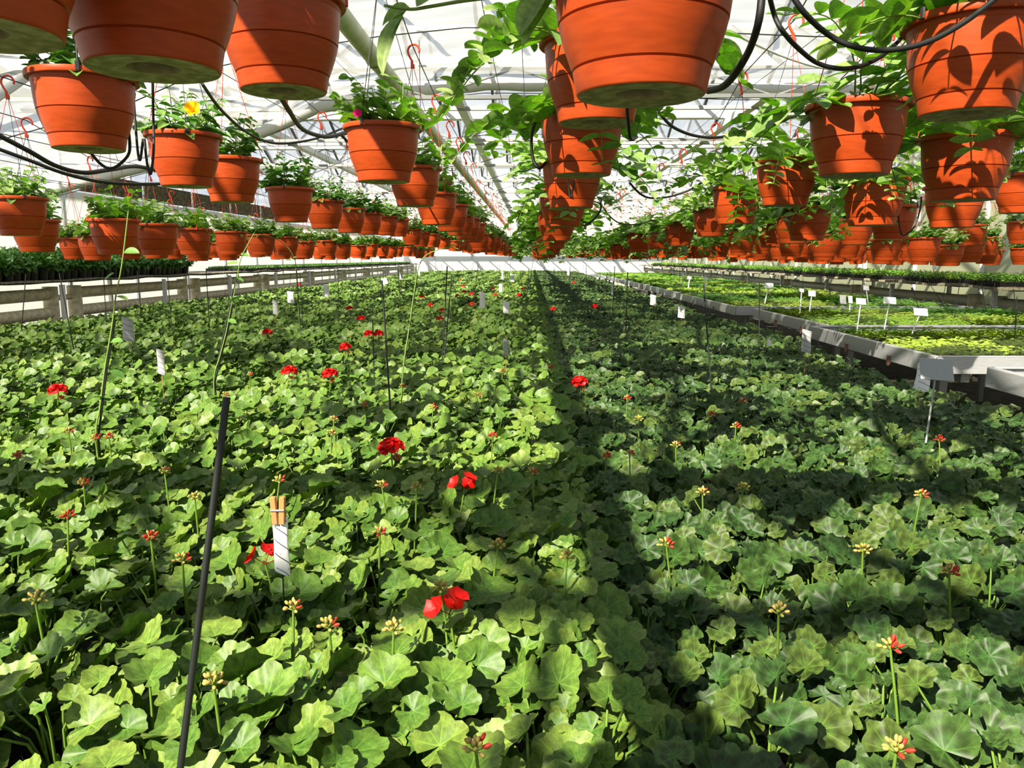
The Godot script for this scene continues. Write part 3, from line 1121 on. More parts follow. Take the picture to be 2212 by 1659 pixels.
	for j in 46:
		for i in 2:
			if (j % 9 == 8 and j < 20) or (j > 24 and i == 1): continue
			var o := thing("bench_tray", "", "seedling tray", Vector3(5.42 + i * 0.4, 1.192, -6.6 - j * 0.62), PI / 2, "seedling trays along the right wall")
			o.set_meta("label", "black tray of leafy seedlings on bench by the right wall, %s %s" % [["front row,", "rear row,"][i], nth(j) + " along"])
			part("tray", tray, mt.black_plastic, o)
			part("seedling", green[r.randi() % 4], tm[[1, 1, 3, 2][r.randi() % 4]], o, Transform3D(Basis().scaled(Vector3(1, 1.3, 1)), Vector3.ZERO)).set_meta("kind", "stuff")


func overhead() -> void:
	# the thick plastic pipe that runs the length of the house
	var o := thing("drain_pipe", "thick greenish white plastic pipe running overhead left of the middle row", "pipe")
	var g := Geo.new()
	g.tube(line(Vector3(-1.0, 2.75, 2.5), Vector3(-1.12, 2.86, -38.0)), 0.055, 0.055, 20, Color.WHITE, true)
	part("pipe", g.mesh(), mt.pipe, o)
	for k in 9:
		var z := -5.3 - k * 3.9
		var p := Vector3(lerpf(-1.0, -1.12, (2.5 - z) / 40.5), lerpf(2.75, 2.86, (2.5 - z) / 40.5), z)
		g = Geo.new()
		g.tube(PackedVector3Array([p + Vector3(0, 0, 0.045), p + Vector3(0, 0, 0.04), p + Vector3(0, 0, -0.04), p + Vector3(0, 0, -0.045)]), 0.06, 0.06, 20)
		part("coupling", g.mesh(), mt.pipe, o)
	g = Geo.new()
	for k in 9:
		var z := 1.0 - k * 4.2
		var p := Vector3(lerpf(-1.0, -1.12, (2.5 - z) / 40.5), 2.8, z)
		g.tube(line(p, Vector3(p.x, film_y(p.x) - 0.06 if z > -9 else EAVE - 0.2, z)), 0.003, 0.003, 4)
	part("strap", g.mesh(), mt.cable, o)
	# a grey brace on the far left
	g = Geo.new()
	g.tube(line(at(-60, 245, 3.9), at(95, 140, 5.0)), 0.026, 0.026, 10, Color.WHITE, true)
	tag(part("brace_pipe", g.mesh(), mt.steel, self), "grey metal brace pipe slanting up beside the plastic screen at far left", "pipe")
	# thin wires stretched under the plastic
	var xs := [-5.2, -4.1, -3.2, -2.5, -1.75, -0.35, -0.1, 0.5, 2.3, 2.9, 3.3, 4.0, 4.7]
	for k in xs.size():
		var x: float = xs[k]
		var y := film_y(x) - (0.16 if k % 2 == 0 else 0.3)
		g = Geo.new()
		var path := PackedVector3Array()
		for i in 24:
			var z := lerpf(3.5, -39.5, i / 23.0)
			path.append(Vector3(x, y - 0.03 * absf(sin(i * 0.9)), z))
		g.tube(path, 0.0035, 0.0035, 4)
		tag(part("support_wire", g.mesh(), mt.cable, self), "thin dark support wire stretched lengthwise under the roof, %s from the left" % ORD[k], "wire", "support wires under the roof")
	# wires across
	for k in 3:
		g = Geo.new()
		var z: float = [-6.6, -9.1, -12.0][k]
		var path := PackedVector3Array()
		for i in 20:
			var x := lerpf(LEFT + 0.1, RIGHT - 0.1, i / 19.0)
			path.append(Vector3(x, film_y(x) - 0.22, z))
		g.tube(path, 0.005, 0.005, 4)
		tag(part("cross_wire", g.mesh(), mt.cable, self), "dark wire crossing the house under the screen, %s from the camera" % ORD[k], "wire")
	# black watering hoses
	hose("thick black hose sagging in a long curve at the left", [[-30, 278, 2.6], [60, 325, 2.7], [120, 358, 2.8], [180, 373, 2.9], [240, 366, 3.1], [300, 360, 3.4], [380, 380, 3.8], [430, 388, 4.2]], 0.0085)
	hose("lower black hose sagging behind the upper one at the left", [[-30, 312, 2.9], [60, 345, 3.0], [140, 375, 3.1], [220, 393, 3.3], [300, 398, 3.5], [380, 396, 3.8]], 0.0075)
	hose("thick black hose dropping past the big pot above the white pot plant", [[590, 180, 2.1], [625, 240, 2.4], [655, 280, 2.8], [700, 295, 3.1], [735, 290, 3.3], [770, 278, 3.6]], 0.008)
	hose("black hose curving down under the middle left pots", [[735, 290, 3.4], [775, 330, 3.6], [820, 380, 3.9], [860, 400, 4.2], [900, 402, 4.6]], 0.006)
	hose("thin black hose running behind the yellow flower to the middle", [[436, 180, 2.2], [480, 240, 2.5], [540, 290, 2.9], [600, 310, 3.2], [680, 300, 3.5], [745, 275, 3.8]], 0.005)
	hose("small black hose loop under the left pot with the metal rim", [[190, 322, 2.15], [215, 352, 2.2], [238, 364, 2.2], [262, 352, 2.2], [280, 325, 2.2], [276, 270, 2.15]], 0.0042)
	hose("thin black drip tube looping beside the pot with the yellow flower", [[287, 180, 2.4], [292, 260, 2.4], [298, 330, 2.4], [303, 345, 2.4], [309, 300, 2.4]], 0.004)
	hose("thin black drip tube hanging straight beside the pot with the yellow flower", [[330, 110, 1.2], [330, 180, 2.2], [331, 250, 2.4], [332, 320, 2.4], [326, 375, 2.4], [318, 355, 2.4], [312, 300, 2.4]], 0.004)
	hose("thick black hose falling from the top right of the biggest pot", [[1648, -40, 1.0], [1640, 40, 1.0], [1620, 105, 1.05], [1588, 160, 1.1], [1560, 188, 1.15], [1530, 196, 1.2]], 0.0052)
	hose("upper black hose arc in front of the right pot", [[1700, -30, 1.35], [1735, 25, 1.35], [1790, 75, 1.4], [1850, 102, 1.4], [1920, 108, 1.4], [2000, 92, 1.4], [2080, 50, 1.4], [2160, -10, 1.4]], 0.0052)
	hose("lower black hose arc in front of the right pot", [[1655, -40, 1.45], [1672, 30, 1.5], [1690, 66, 1.5], [1725, 105, 1.55], [1770, 138, 1.6], [1830, 148, 1.6], [1890, 130, 1.65], [1935, 95, 1.7], [1960, 65, 1.75]], 0.0048)
	hose("black hose loop at the left rim of the middle row pots", [[1172, 252, 2.4], [1157, 262, 2.35], [1148, 300, 2.35], [1152, 345, 2.35], [1165, 363, 2.35], [1178, 352, 2.4]], 0.005)
	hose("short black hose under the biggest pot", [[1354, 228, 1.7], [1357, 262, 1.75], [1362, 300, 1.8], [1375, 296, 1.85]], 0.004)
	hose("black hose sagging right of the middle row", [[1425, 245, 2.9], [1455, 275, 3.0], [1505, 294, 3.1], [1560, 296, 3.2], [1630, 283, 3.2], [1690, 262, 3.1], [1735, 240, 2.9]], 0.006)
	hose("second black hose sagging right of the middle row", [[1360, 395, 4.2], [1385, 420, 4.3], [1410, 428, 4.4], [1450, 424, 4.5], [1490, 410, 4.5], [1515, 395, 4.4]], 0.006)
	hose("thin black hose from the middle row to the right pots", [[1255, 430, 4.3], [1295, 440, 5.0], [1320, 470, 5.4], [1345, 484, 5.6], [1380, 484, 5.7], [1410, 475, 5.7]], 0.005)
	hose("black hose loop hanging off the fifth pot of the middle row", [[1296, 430, 3.7], [1298, 450, 3.7], [1288, 468, 3.7], [1272, 482, 3.7], [1262, 487, 3.8]], 0.005)
	hose("thin drip tube under the middle row pots", [[1228, 386, 2.9], [1230, 418, 2.9], [1234, 425, 2.9], [1241, 390, 2.9]], 0.0035)
	hose("thin black drip tube at the right between two pots", [[1990, 425, 3.3], [1988, 450, 3.3], [1975, 490, 3.3], [1950, 508, 3.3], [1942, 480, 3.3], [1940, 455, 3.3]], 0.0035)
	hose("long white hose curving under the screen at top right", [[1600, 80, 4.0], [1700, 125, 4.2], [1800, 150, 4.4], [1960, 155, 4.6]], 0.007, "white_paint")


func hose(label: String, pts: Array, radius: float, material := "hose") -> void:
	var path := PackedVector3Array()
	for p in pts:
		path.append(at(p[0], p[1], p[2]))
	var g := Geo.new()
	g.tube(smooth(path, 6), radius, radius, 8, Color.WHITE, true)
	tag(part("watering_hose", g.mesh(), mt[material], self), label, "hose")


var pot_parts := {}

func pot_meshes() -> void:
	var g := Geo.new()
	g.lathe([
		[Vector2(0.0865, 0.001), Vector2(0.0880, 0.0015), Vector2(0.0895, 0.004), Vector2(0.0922, 0.018), Vector2(0.0950, 0.0325)],
		[Vector2(0.0950, 0.0325), Vector2(0.0924, 0.0334), Vector2(0.0924, 0.0348), Vector2(0.0962, 0.0358)],
		[Vector2(0.0962, 0.0358), Vector2(0.1022, 0.051), Vector2(0.1083, 0.068), Vector2(0.1128, 0.083), Vector2(0.1152, 0.0935)],
		[Vector2(0.1152, 0.0935), Vector2(0.1122, 0.0943), Vector2(0.1122, 0.0958), Vector2(0.1162, 0.0968)],
		[Vector2(0.1162, 0.0968), Vector2(0.1190, 0.118), Vector2(0.1210, 0.142), Vector2(0.1222, 0.162)],
		[Vector2(0.1222, 0.162), Vector2(0.1236, 0.1638), Vector2(0.1240, 0.175)],
		[Vector2(0.1240, 0.175), Vector2(0.1350, 0.1738)],
		[Vector2(0.1350, 0.1738), Vector2(0.1372, 0.1765), Vector2(0.1372, 0.186), Vector2(0.1352, 0.1895), Vector2(0.1315, 0.1905), Vector2(0.1275, 0.190)],
		[Vector2(0.1275, 0.190), Vector2(0.1205, 0.184), Vector2(0.118, 0.14), Vector2(0.100, 0.06)]], 56)
	pot_parts.pot = g.mesh()
	g = Geo.new()
	g.lathe([[Vector2(0.035, 0.004), Vector2(0.060, 0.001), Vector2(0.0865, 0.001)], [Vector2(0.033, 0.018), Vector2(0.035, 0.004)]], 40, Color(0.9, 0.95, 0.8))
	g.lathe([[Vector2(0.0, 0.018), Vector2(0.033, 0.018)]], 40, Color(0.10, 0.08, 0.06))
	pot_parts.base = g.mesh()
	g = Geo.new()
	g.lathe([[Vector2(0.1195, 0.172), Vector2(0.06, 0.178), Vector2(0.0, 0.176)]], 24)
	pot_parts.soil = g.mesh()
	g = Geo.new()
	var hook := PackedVector3Array([Vector3(0, 0.668, 0), Vector3(-0.003, 0.688, 0), Vector3(-0.016, 0.714, 0), Vector3(-0.022, 0.736, 0), Vector3(-0.013, 0.757, 0), Vector3(0.006, 0.766, 0), Vector3(0.025, 0.759, 0), Vector3(0.034, 0.741, 0), Vector3(0.032, 0.727, 0)])
	g.tube(smooth(hook, 4), 0.0052, 0.0052, 8, Color.WHITE, true)
	g.box(Vector3(0.02, 0.022, 0.008), Vector3(0, 0.665, 0))
	g.box(Vector3(0.013, 0.02, 0.008), Vector3(-0.003, 0.684, 0))
	pot_parts.hook = g.mesh()
	var far := Geo.new()
	for k in 3:
		var a := TAU * k / 3 + 0.5
		g = Geo.new()
		var rim := Vector3(cos(a) * 0.1375, 0.19, sin(a) * 0.1375)
		g.tube(line(Vector3(cos(a) * 0.005, 0.66, sin(a) * 0.005), rim), 0.0014, 0.0014, 5)
		g.box(Vector3(0.006, 0.024, 0.011), rim + Vector3(0, -0.003, 0), Basis(Vector3.UP, -a))
		pot_parts["wire%d" % k] = g.mesh()
		far.add(g, Transform3D())
	far.tube(smooth(hook, 2), 0.0052, 0.0052, 5)
	pot_parts.hanger = far.mesh()


func hanging_pot(at_: Vector3, label: String, group: String, plant: Node3D, turn: float, near: bool) -> Node3D:
	var o := thing("hanging_pot", label, "hanging pot", at_, 0.0, group)
	part("pot", pot_parts.pot, mt.terracotta, o, Transform3D(Basis(Vector3.UP, turn), Vector3.ZERO))
	part("pot_base", pot_parts.base, mt.pot_under, o)
	part("soil", pot_parts.soil, mt.soil, o)
	var hb := Basis(Vector3.UP, rng.randf_range(-0.5, 0.5))
	if near:
		part("hook", pot_parts.hook, mt.hanger, o, Transform3D(hb, Vector3.ZERO))
		for k in 3:
			part("wire", pot_parts["wire%d" % k], mt.hanger if rng.randf() < 0.5 else mt.cable, o, Transform3D(Basis(Vector3.UP, turn), Vector3.ZERO))
	else:
		part("hanger", pot_parts.hanger, mt.hanger, o, Transform3D(hb, Vector3.ZERO))
	plant.transform = Transform3D(Basis(Vector3.UP, turn), Vector3.ZERO)
	o.add_child(plant, true)
	return o


func pots() -> void:
	pot_meshes()
	var r := RandomNumberGenerator.new()
	r.seed = 91
	var near := {"trailing": [], "bushy": [], "mound": [], "small": []}
	var far := {"trailing": [], "bushy": [], "mound": [], "small": []}
	for kind in near:
		for k in (5 if kind == "trailing" else 3):
			near[kind].append(petunia(kind, r))
		for k in 4:
			far[kind].append(petunia_far(kind, r))
	# each row: its name, the kind of plant, the measured pots (x, height of the bottom, distance) and how it goes on
	var rows := [
		["middle row", "trailing", [[0.17, 1.74, -0.35], [0.15, 1.722, 1.14], [0.15, 1.815, 1.93], [0.15, 1.751, 2.48], [0.165, 1.709, 3.38], [0.16, 1.664, 4.19], [0.155, 1.61, 5.1], [0.15, 1.57, 6.0], [0.145, 1.53, 6.9], [0.14, 1.505, 7.8]], 0.135, 1.50, 8.7, 0.85, 24.0],
		["first row left of the middle row", "mound", [[-0.55, 1.76, -0.3], [-0.53, 1.758, 1.13], [-0.53, 1.848, 1.72], [-0.52, 1.762, 2.79], [-0.585, 1.755, 3.96], [-0.59, 1.703, 4.88], [-0.59, 1.69, 5.7], [-0.59, 1.68, 6.4], [-0.59, 1.665, 7.1], [-0.59, 1.655, 7.9]], -0.58, 1.58, 8.8, 0.8, 24.0],
		["second row left of the middle row", "bushy", [[-0.61, 1.74, 0.88], [-1.44, 1.97, 1.97], [-1.19, 1.786, 2.13], [-1.29, 1.762, 2.95], [-1.33, 1.743, 3.5], [-1.38, 1.704, 4.51], [-1.42, 1.70, 5.4], [-1.46, 1.70, 6.3], [-1.48, 1.71, 7.1], [-1.49, 1.73, 8.0], [-1.5, 1.74, 8.8]], -1.5, 1.64, 9.7, 0.85, 22.0],
		["third row left of the middle row", "mound", [[-2.56, 1.61, 3.9], [-2.27, 1.519, 4.25], [-2.33, 1.52, 4.85], [-2.48, 1.525, 5.72], [-2.5, 1.53, 6.5], [-2.52, 1.53, 7.3], [-2.54, 1.53, 8.1]], -2.55, 1.52, 8.9, 0.85, 20.0],
		["fourth row left of the middle row", "mound", [[-2.93, 1.535, 4.6]], -3.3, 1.50, 5.9, 0.9, 19.0],
		["fifth row left of the middle row", "mound", [], -4.1, 1.50, 7.0, 1.0, 19.0],
		["sixth row left of the middle row", "mound", [], -4.9, 1.50, 8.4, 1.1, 19.0],
		["first row right of the middle row", "trailing", [[0.95, 1.78, -0.2], [0.93, 1.78, 0.7], [0.9, 1.793, 1.71], [0.88, 1.722, 2.22], [1.07, 1.719, 3.41], [1.07, 1.676, 4.21], [1.25, 1.65, 5.6], [1.2, 1.60, 6.5], [1.16, 1.585, 7.3], [1.08, 1.56, 8.0]], 1.0, 1.52, 8.9, 0.85, 22.0],
		["second row right of the middle row", "trailing", [[1.45, 1.74, 0.1], [1.4, 1.72, 1.2], [1.3, 1.671, 2.45], [1.41, 1.633, 3.34], [1.57, 1.599, 4.57], [1.8, 1.60, 5.5], [1.93, 1.585, 6.4], [1.92, 1.55, 7.3]], 1.9, 1.5, 8.2, 0.85, 20.0],
		["third row right of the middle row", "mound", [[1.94, 1.638, 3.72], [2.08, 1.61, 4.65], [2.42, 1.60, 6.0]], 2.5, 1.52, 6.9, 0.85, 19.0],
		["fourth row right of the middle row", "small", [[2.44, 1.722, 4.05]], 3.1, 1.49, 6.4, 0.7, 18.0],
		["fifth row right of the middle row", "small", [[4.2, 1.62, 6.9]], 3.7, 1.46, 7.2, 0.62, 17.0],
		["sixth row right of the middle row", "small", [[4.1, 1.62, 7.5]], 4.35, 1.44, 7.9, 0.58, 16.0],
		["seventh row right of the middle row", "small", [[4.8, 1.53, 8.5]], 5.0, 1.43, 8.9, 0.58, 16.0],
		["eighth row right of the middle row", "small", [], 5.6, 1.43, 9.2, 0.6, 16.0]]
	var pot_at := []
	for row in rows:
		var spots: Array = row[2].duplicate()
		var z: float = row[5]
		while z < row[7]:
			spots.append([row[3] + r.randf_range(-0.05, 0.05), row[4] + r.randf_range(-0.03, 0.03), z])
			z += row[6] * r.randf_range(0.92, 1.08)
		var fixed: int = row[2].size()
		var kept := []
		for k in spots.size():
			var q: Array = spots[k]
			if k < fixed or not (pot_at + kept).any(func(u): return Vector2(u[0] - q[0], u[2] - q[2]).length() < 0.36):
				kept.append(q)
		spots = kept
		pot_at.append_array(spots)
		spots.sort_custom(func(a, b): return a[2] < b[2])
		var cable := PackedVector3Array()
		var in_view := 0
		var hidden := 0
		for s in spots:
			var p := Vector3(s[0], s[1], -s[2])
			cable.append(p + Vector3(0.005, 0.752, 0))
			var shown := seen(p + Vector3(0, 0.1, 0))
			var visible_ := shown.z > 0.3 and shown.x > -90 and shown.x < 2300
			if not visible_ and s[2] > 2.0:
				cable.remove_at(cable.size() - 1)
				continue
			var close: bool = s[2] < 5.9 and shown.x > -200 and shown.x < 2400 and s[2] > 0.5
			var kind: String = row[1] if s[2] != 1.14 else "mound"
			var plant: Node3D
			var set_: Array = near[kind]
			if close:
				plant = set_[r.randi() % set_.size()].duplicate()
			else:
				plant = MeshInstance3D.new()
				plant.name = "petunia"
				plant.mesh = far[kind][r.randi() % 4]
				plant.set_surface_override_material(0, mt[("bushy" if kind == "bushy" else "trailing") + "_tones"][r.randi() % 3])
			var label := ""
			var group: String = "orange hanging pots, " + row[0]
			if visible_:
				label = "orange hanging pot, %s from the camera in the %s" % [nth(in_view), row[0]]
				in_view += 1
			else:
				hidden += 1
				label = "unseen orange pot overhead, %s of the %s" % [nth(hidden - 1), row[0]]
				group = "orange hanging pots behind the camera"
			var o := hanging_pot(p, label, group, plant, r.randf() * TAU, s[2] < 7.5)
			extra(o, p, r)
		if cable.size() > 1:
			cable.insert(0, Vector3(cable[0].x, cable[0].y + 0.05, maxf(cable[0].z + 0.6, 2.0)))
			cable.append(cable[cable.size() - 1] + Vector3(0, 0.1, -3.0))
			var g := Geo.new()
			g.tube(cable, 0.0028, 0.0028, 5)
			tag(part("row_cable", g.mesh(), mt.cable, self), "thin dark cable that carries the hooks of the %s" % row[0], "cable")


# flowers and shoots that the photograph shows on particular pots
func extra(o: Node3D, p: Vector3, r: RandomNumberGenerator) -> void:
	if p.distance_to(Vector3(-1.29, 1.762, -2.95)) < 0.01:
		o.set_meta("label", "orange hanging pot of bushy dark green with one open yellow flower")
		var q := at(420, 246, 2.78) - p
		part("flower", trumpet(0.055).mesh(), mt.yellow_petal, o, Transform3D(facing(Vector3(0.2, 0.35, 0.9), Vector3.UP), q))
	if p.distance_to(Vector3(-0.59, 1.703, -4.88)) < 0.01:
		o.set_meta("label", "orange hanging pot with one small magenta flower left of the middle row")
		part("flower", trumpet(0.05).mesh(), mt.magenta_petal, o, Transform3D(facing(Vector3(0, 0.4, 0.9), Vector3.UP), at(968, 400, 4.7) - p))
	if p.distance_to(Vector3(-0.53, 1.848, -1.72)) < 0.01:
		part("flower", trumpet(0.03).mesh(), mt.magenta_petal, o, Transform3D(facing(Vector3(0, 0.4, 0.9), Vector3.UP), at(775, 252, 2.6) - p))
	if p.distance_to(Vector3(0.15, 1.722, -1.14)) < 0.01:
		o.set_meta("label", "biggest orange hanging pot at the top centre, seen from below")
		var g := Geo.new()
		g.tube(smooth(PackedVector3Array([at(1215, -40, 1.1) - p, at(1100, -12, 1.1) - p, at(1000, 2, 1.1) - p, at(930, 14, 1.1) - p, at(885, 20, 1.1) - p, at(830, 12, 1.1) - p])), 0.003, 0.002, 6)
		var sh := part("shoot", g.mesh(), mt.shoot, o)
		var ls := [[[870, 38], [806, 138], 0.03], [[885, 18], [815, -30], 0.03], [[880, 20], [812, 28], 0.022], [[900, 14], [880, -40], 0.03], [[1180, -20], [1100, 20], 0.045], [[1195, -5], [1105, 42], 0.035]]
		for l in ls:
			var a: Vector3 = at(l[0][0], l[0][1], 1.1) - p
			var b: Vector3 = at(l[1][0], l[1][1], 1.07) - p
			var t := Transform3D(facing(Vector3(-0.4, 0.5, 0.7), b - a), a)
			t.basis = t.basis.scaled_local(Vector3(l[2] / 0.036, 1, 1) * Vector3(1, a.distance_to(b) / 0.06, a.distance_to(b) / 0.06))
			part("leaf", leaf_mesh.petunia[1], mt.trailing_tones[2], sh, t)


func bed() -> void:
	var r := RandomNumberGenerator.new()
	r.seed = 17
	# where red flower heads and bud clusters show: pixel, kind (2 full red, 1 coral, 0 buds), red buds
	var marks := [
		[577, 715, 2], [780, 685, 2], [797, 718, 2], [818, 718, 2], [746, 746, 2], [625, 797, 2], [712, 803, 2], [125, 837, 2], [845, 958, 2], [573, 1203, 3], [970, 1308, 3],
		[1195, 665, 1], [1240, 609, 2], [1285, 660, 2], [995, 603, 1], [988, 637, 1], [1003, 629, 2], [1019, 633, 2], [1020, 655, 1], [955, 668, 1], [950, 686, 1], [930, 657, 1], [912, 640, 2], [755, 664, 2], [1070, 635, 1], [1122, 636, 2], [1130, 622, 1], [1252, 820, 2], [1003, 1043, 3], [1065, 622, 1], [597, 614, 2], [1000, 617, 2],
		[487, 848, 0, 3], [540, 805, 0, 3], [147, 925, 0, 3], [205, 940, 0, 5], [235, 937, 0, 5], [35, 978, 0, 6], [355, 1010, 0, 1], [603, 1030, 0, 2], [710, 1338, 0, 2], [393, 1198, 0, 2], [75, 1283, 0, 0], [633, 1300, 0, 2], [850, 1345, 0, 0], [825, 1040, 0, 3], [900, 1045, 0, 0], [820, 1140, 0, 3], [1075, 1010, 0, 0], [1075, 1168, 0, 1], [950, 1258, 0, 0], [1150, 1012, 0, 2], [1225, 1192, 0, 0], [460, 1458, 0, 0], [1028, 1598, 0, 2], [325, 1150, 0, 7], [180, 1035, 0, 4], [420, 1065, 0, 0], [145, 1105, 0, 7],
		[1360, 973, 0, 2], [1310, 978, 0, 6], [1590, 915, 0, 6], [1460, 955, 0, 1], [1518, 1055, 0, 1], [1605, 1045, 0, 0], [1440, 1165, 0, 5], [1925, 1382, 0, 6], [1938, 1600, 0, 3], [1865, 1178, 0, 0], [1683, 1308, 0, 0], [2052, 1223, 0, 6], [1065, 935, 0, 9], [785, 870, 0, 4], [935, 875, 0, 4], [1355, 855, 0, 8], [1605, 862, 0, 7], [1535, 890, 0, 6], [2030, 943, 0, 9], [720, 900, 0, 1], [715, 930, 0, 1], [1380, 900, 0, 1], [1990, 1060, 0, 4], [1030, 850, 0, 2], [870, 830, 0, 4], [1085, 798, 0, 5], [1190, 790, 0, 9]]
	var protos := {"pale": [], "zonal": []}
	for kind in protos:
		for k in 9:
			protos[kind].append(geranium(kind, r))
	# the planting grid
	var spots := []
	for i in range(1, 252):
		var z := -0.42 - i * 0.153
		for k in 48:
			var x := -4.93 + k * 0.15
			if x > 0.045 and x < 0.27: continue
			if x > 2.06: break
			spots.append(Vector3(x + r.randf_range(-0.022, 0.022), TABLE - 0.03, z + r.randf_range(-0.022, 0.022)))
		# the rows next to the gap
		spots.append(Vector3(0.105 + r.randf_range(-0.01, 0.01), TABLE - 0.03, z))
		spots.append(Vector3(0.215 + r.randf_range(-0.01, 0.01), TABLE - 0.03, z))
	var flowering := []
	for m in marks:
		var p := on(m[0], m[1], 0.955 if m[2] != 3 else 0.93)
		flowering.append([Vector3(clampf(p.x, -4.95, 2.08), TABLE - 0.03, p.z), m])
	var kept := []
	for s in spots:
		var ok := true
		for f in flowering:
			if Vector2(f[0].x - s.x, f[0].z - s.z).length_squared() < 0.075 * 0.075:
				ok = false
				break
		if ok: kept.append(s)
	# the nearest are plants of their own
	var inside := []
	var rest := []
	for s in kept:
		var q := seen(s + Vector3(0, 0.2, 0))
		if q.z > 0.4 and q.x > -70 and q.x < 2282 and q.y < 1740 and q.z < 7.0:
			inside.append([q.z, s])
		else:
			rest.append(s)
	inside.sort_custom(func(a, b): return a[0] < b[0])
	var bare := []
	var singles := 300 - flowering.size()
	for k in range(singles, inside.size()):
		rest.append(inside[k][1])
	for k in mini(singles, inside.size()):
		var s: Vector3 = inside[k][1]
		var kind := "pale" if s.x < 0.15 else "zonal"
		var o: Node3D = protos[kind][r.randi() % 9].duplicate()
		place_plant(o, s, r)
		bare.append([o, s, kind])
	name_bare(bare)
	# those with flowers or buds
	var order := flowering.duplicate()
	order.sort_custom(func(a, b): return a[0].z > b[0].z)
	var count := {}
	for f in order:
		var s: Vector3 = f[0]
		var m: Array = f[1]
		var kind := "pale" if s.x < 0.15 else "zonal"
		var o: Node3D = protos[kind][r.randi() % 9].duplicate()
		place_plant(o, s, r)
		o.rotation.y = r.randf_range(-0.4, 0.4)
		o.scale = Vector3.ONE
		var turn := Transform3D(Basis(Vector3.UP, -o.rotation.y), Vector3.ZERO)
		var g := Geo.new()
		var tip := Vector3(0, 0.31 if m[2] != 3 else 0.285, 0)
		var lean := Vector3(r.randf_range(-0.03, 0.03), 0, r.randf_range(-0.02, 0.03))
		g.tube(smooth(PackedVector3Array([Vector3(0, 0.09, 0) + lean, Vector3(0, 0.2, 0) + lean * 0.6, tip - Vector3(0, 0.0, 0)])), 0.0026, 0.002, 6)
		part("flower_stalk", g.mesh(), mt.stalk, o, turn)
		var what: String = ["bud cluster", "coral red flower head", "red flower head", "single opening red flower"][m[2]]
		if m[2] == 0:
			part("bud_cluster", bud_cluster(r, m[3]).mesh(), mt.buds, o, Transform3D(Basis(), tip))
			if m[3] > 4: what = "reddening bud cluster"
		elif m[2] == 3:
			var fg := flower_head(r, 3, 0.032)
			part("flower_head", fg.mesh(), mt.red_petal, o, Transform3D(Basis(), tip))
		else:
			part("flower_head", flower_head(r, 15, 0.029 if m[2] == 2 else 0.026).mesh(), mt.red_petal if m[2] == 2 else mt.coral_petal, o, Transform3D(Basis().scaled(Vector3(1, 0.8, 1)), tip))
			part("bud_cluster", bud_cluster(r, 5).mesh(), mt.buds, o, Transform3D(Basis(), tip + Vector3(0.012, -0.035, 0.01)))
		var key: String = what + kind
		var seq: int = count.get(key, 0)
		count[key] = seq + 1
		var side := "left" if kind == "pale" else "right"
		var which: String = nth(seq)
		tag(o, "geranium with %s in the %s bed, %s nearest such plant" % [what, side, which], "geranium", "geraniums with flowers or buds")
	# all the others: one mass of plants for each bed
	for kind in protos:
		for p in protos[kind]: p.free()
		var mass := thing("geranium_mass", "mass of %s geraniums stretching away along the %s bed" % [["pale green", "left"], ["darker green", "right"]][0 if kind == "pale" else 1], "geraniums")
		mass.set_meta("kind", "stuff")
		var mine := []
		for s in rest:
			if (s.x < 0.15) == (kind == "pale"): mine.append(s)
		for v in 5:
			var mm := MultiMesh.new()
			mm.transform_format = MultiMesh.TRANSFORM_3D
			mm.mesh = geranium_far(kind, r).mesh()
			var ts := []
			for k in range(v, mine.size(), 5):
				ts.append(Transform3D(Basis(Vector3.UP, r.randf_range(-0.9, 0.9)).scaled(Vector3.ONE * r.randf_range(0.9, 1.08)), mine[k] + Vector3(0, 0.025 * sin(mine[k].x * 2.1 + mine[k].z * 1.3), 0)))
			mm.instance_count = ts.size()
			for k in ts.size():
				mm.set_instance_transform(k, ts[k])
			var mi := MultiMeshInstance3D.new()
			mi.name = "foliage"
			mi.multimesh = mm
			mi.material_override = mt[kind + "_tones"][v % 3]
			mi.set_meta("kind", "stuff")
			mass.add_child(mi, true)


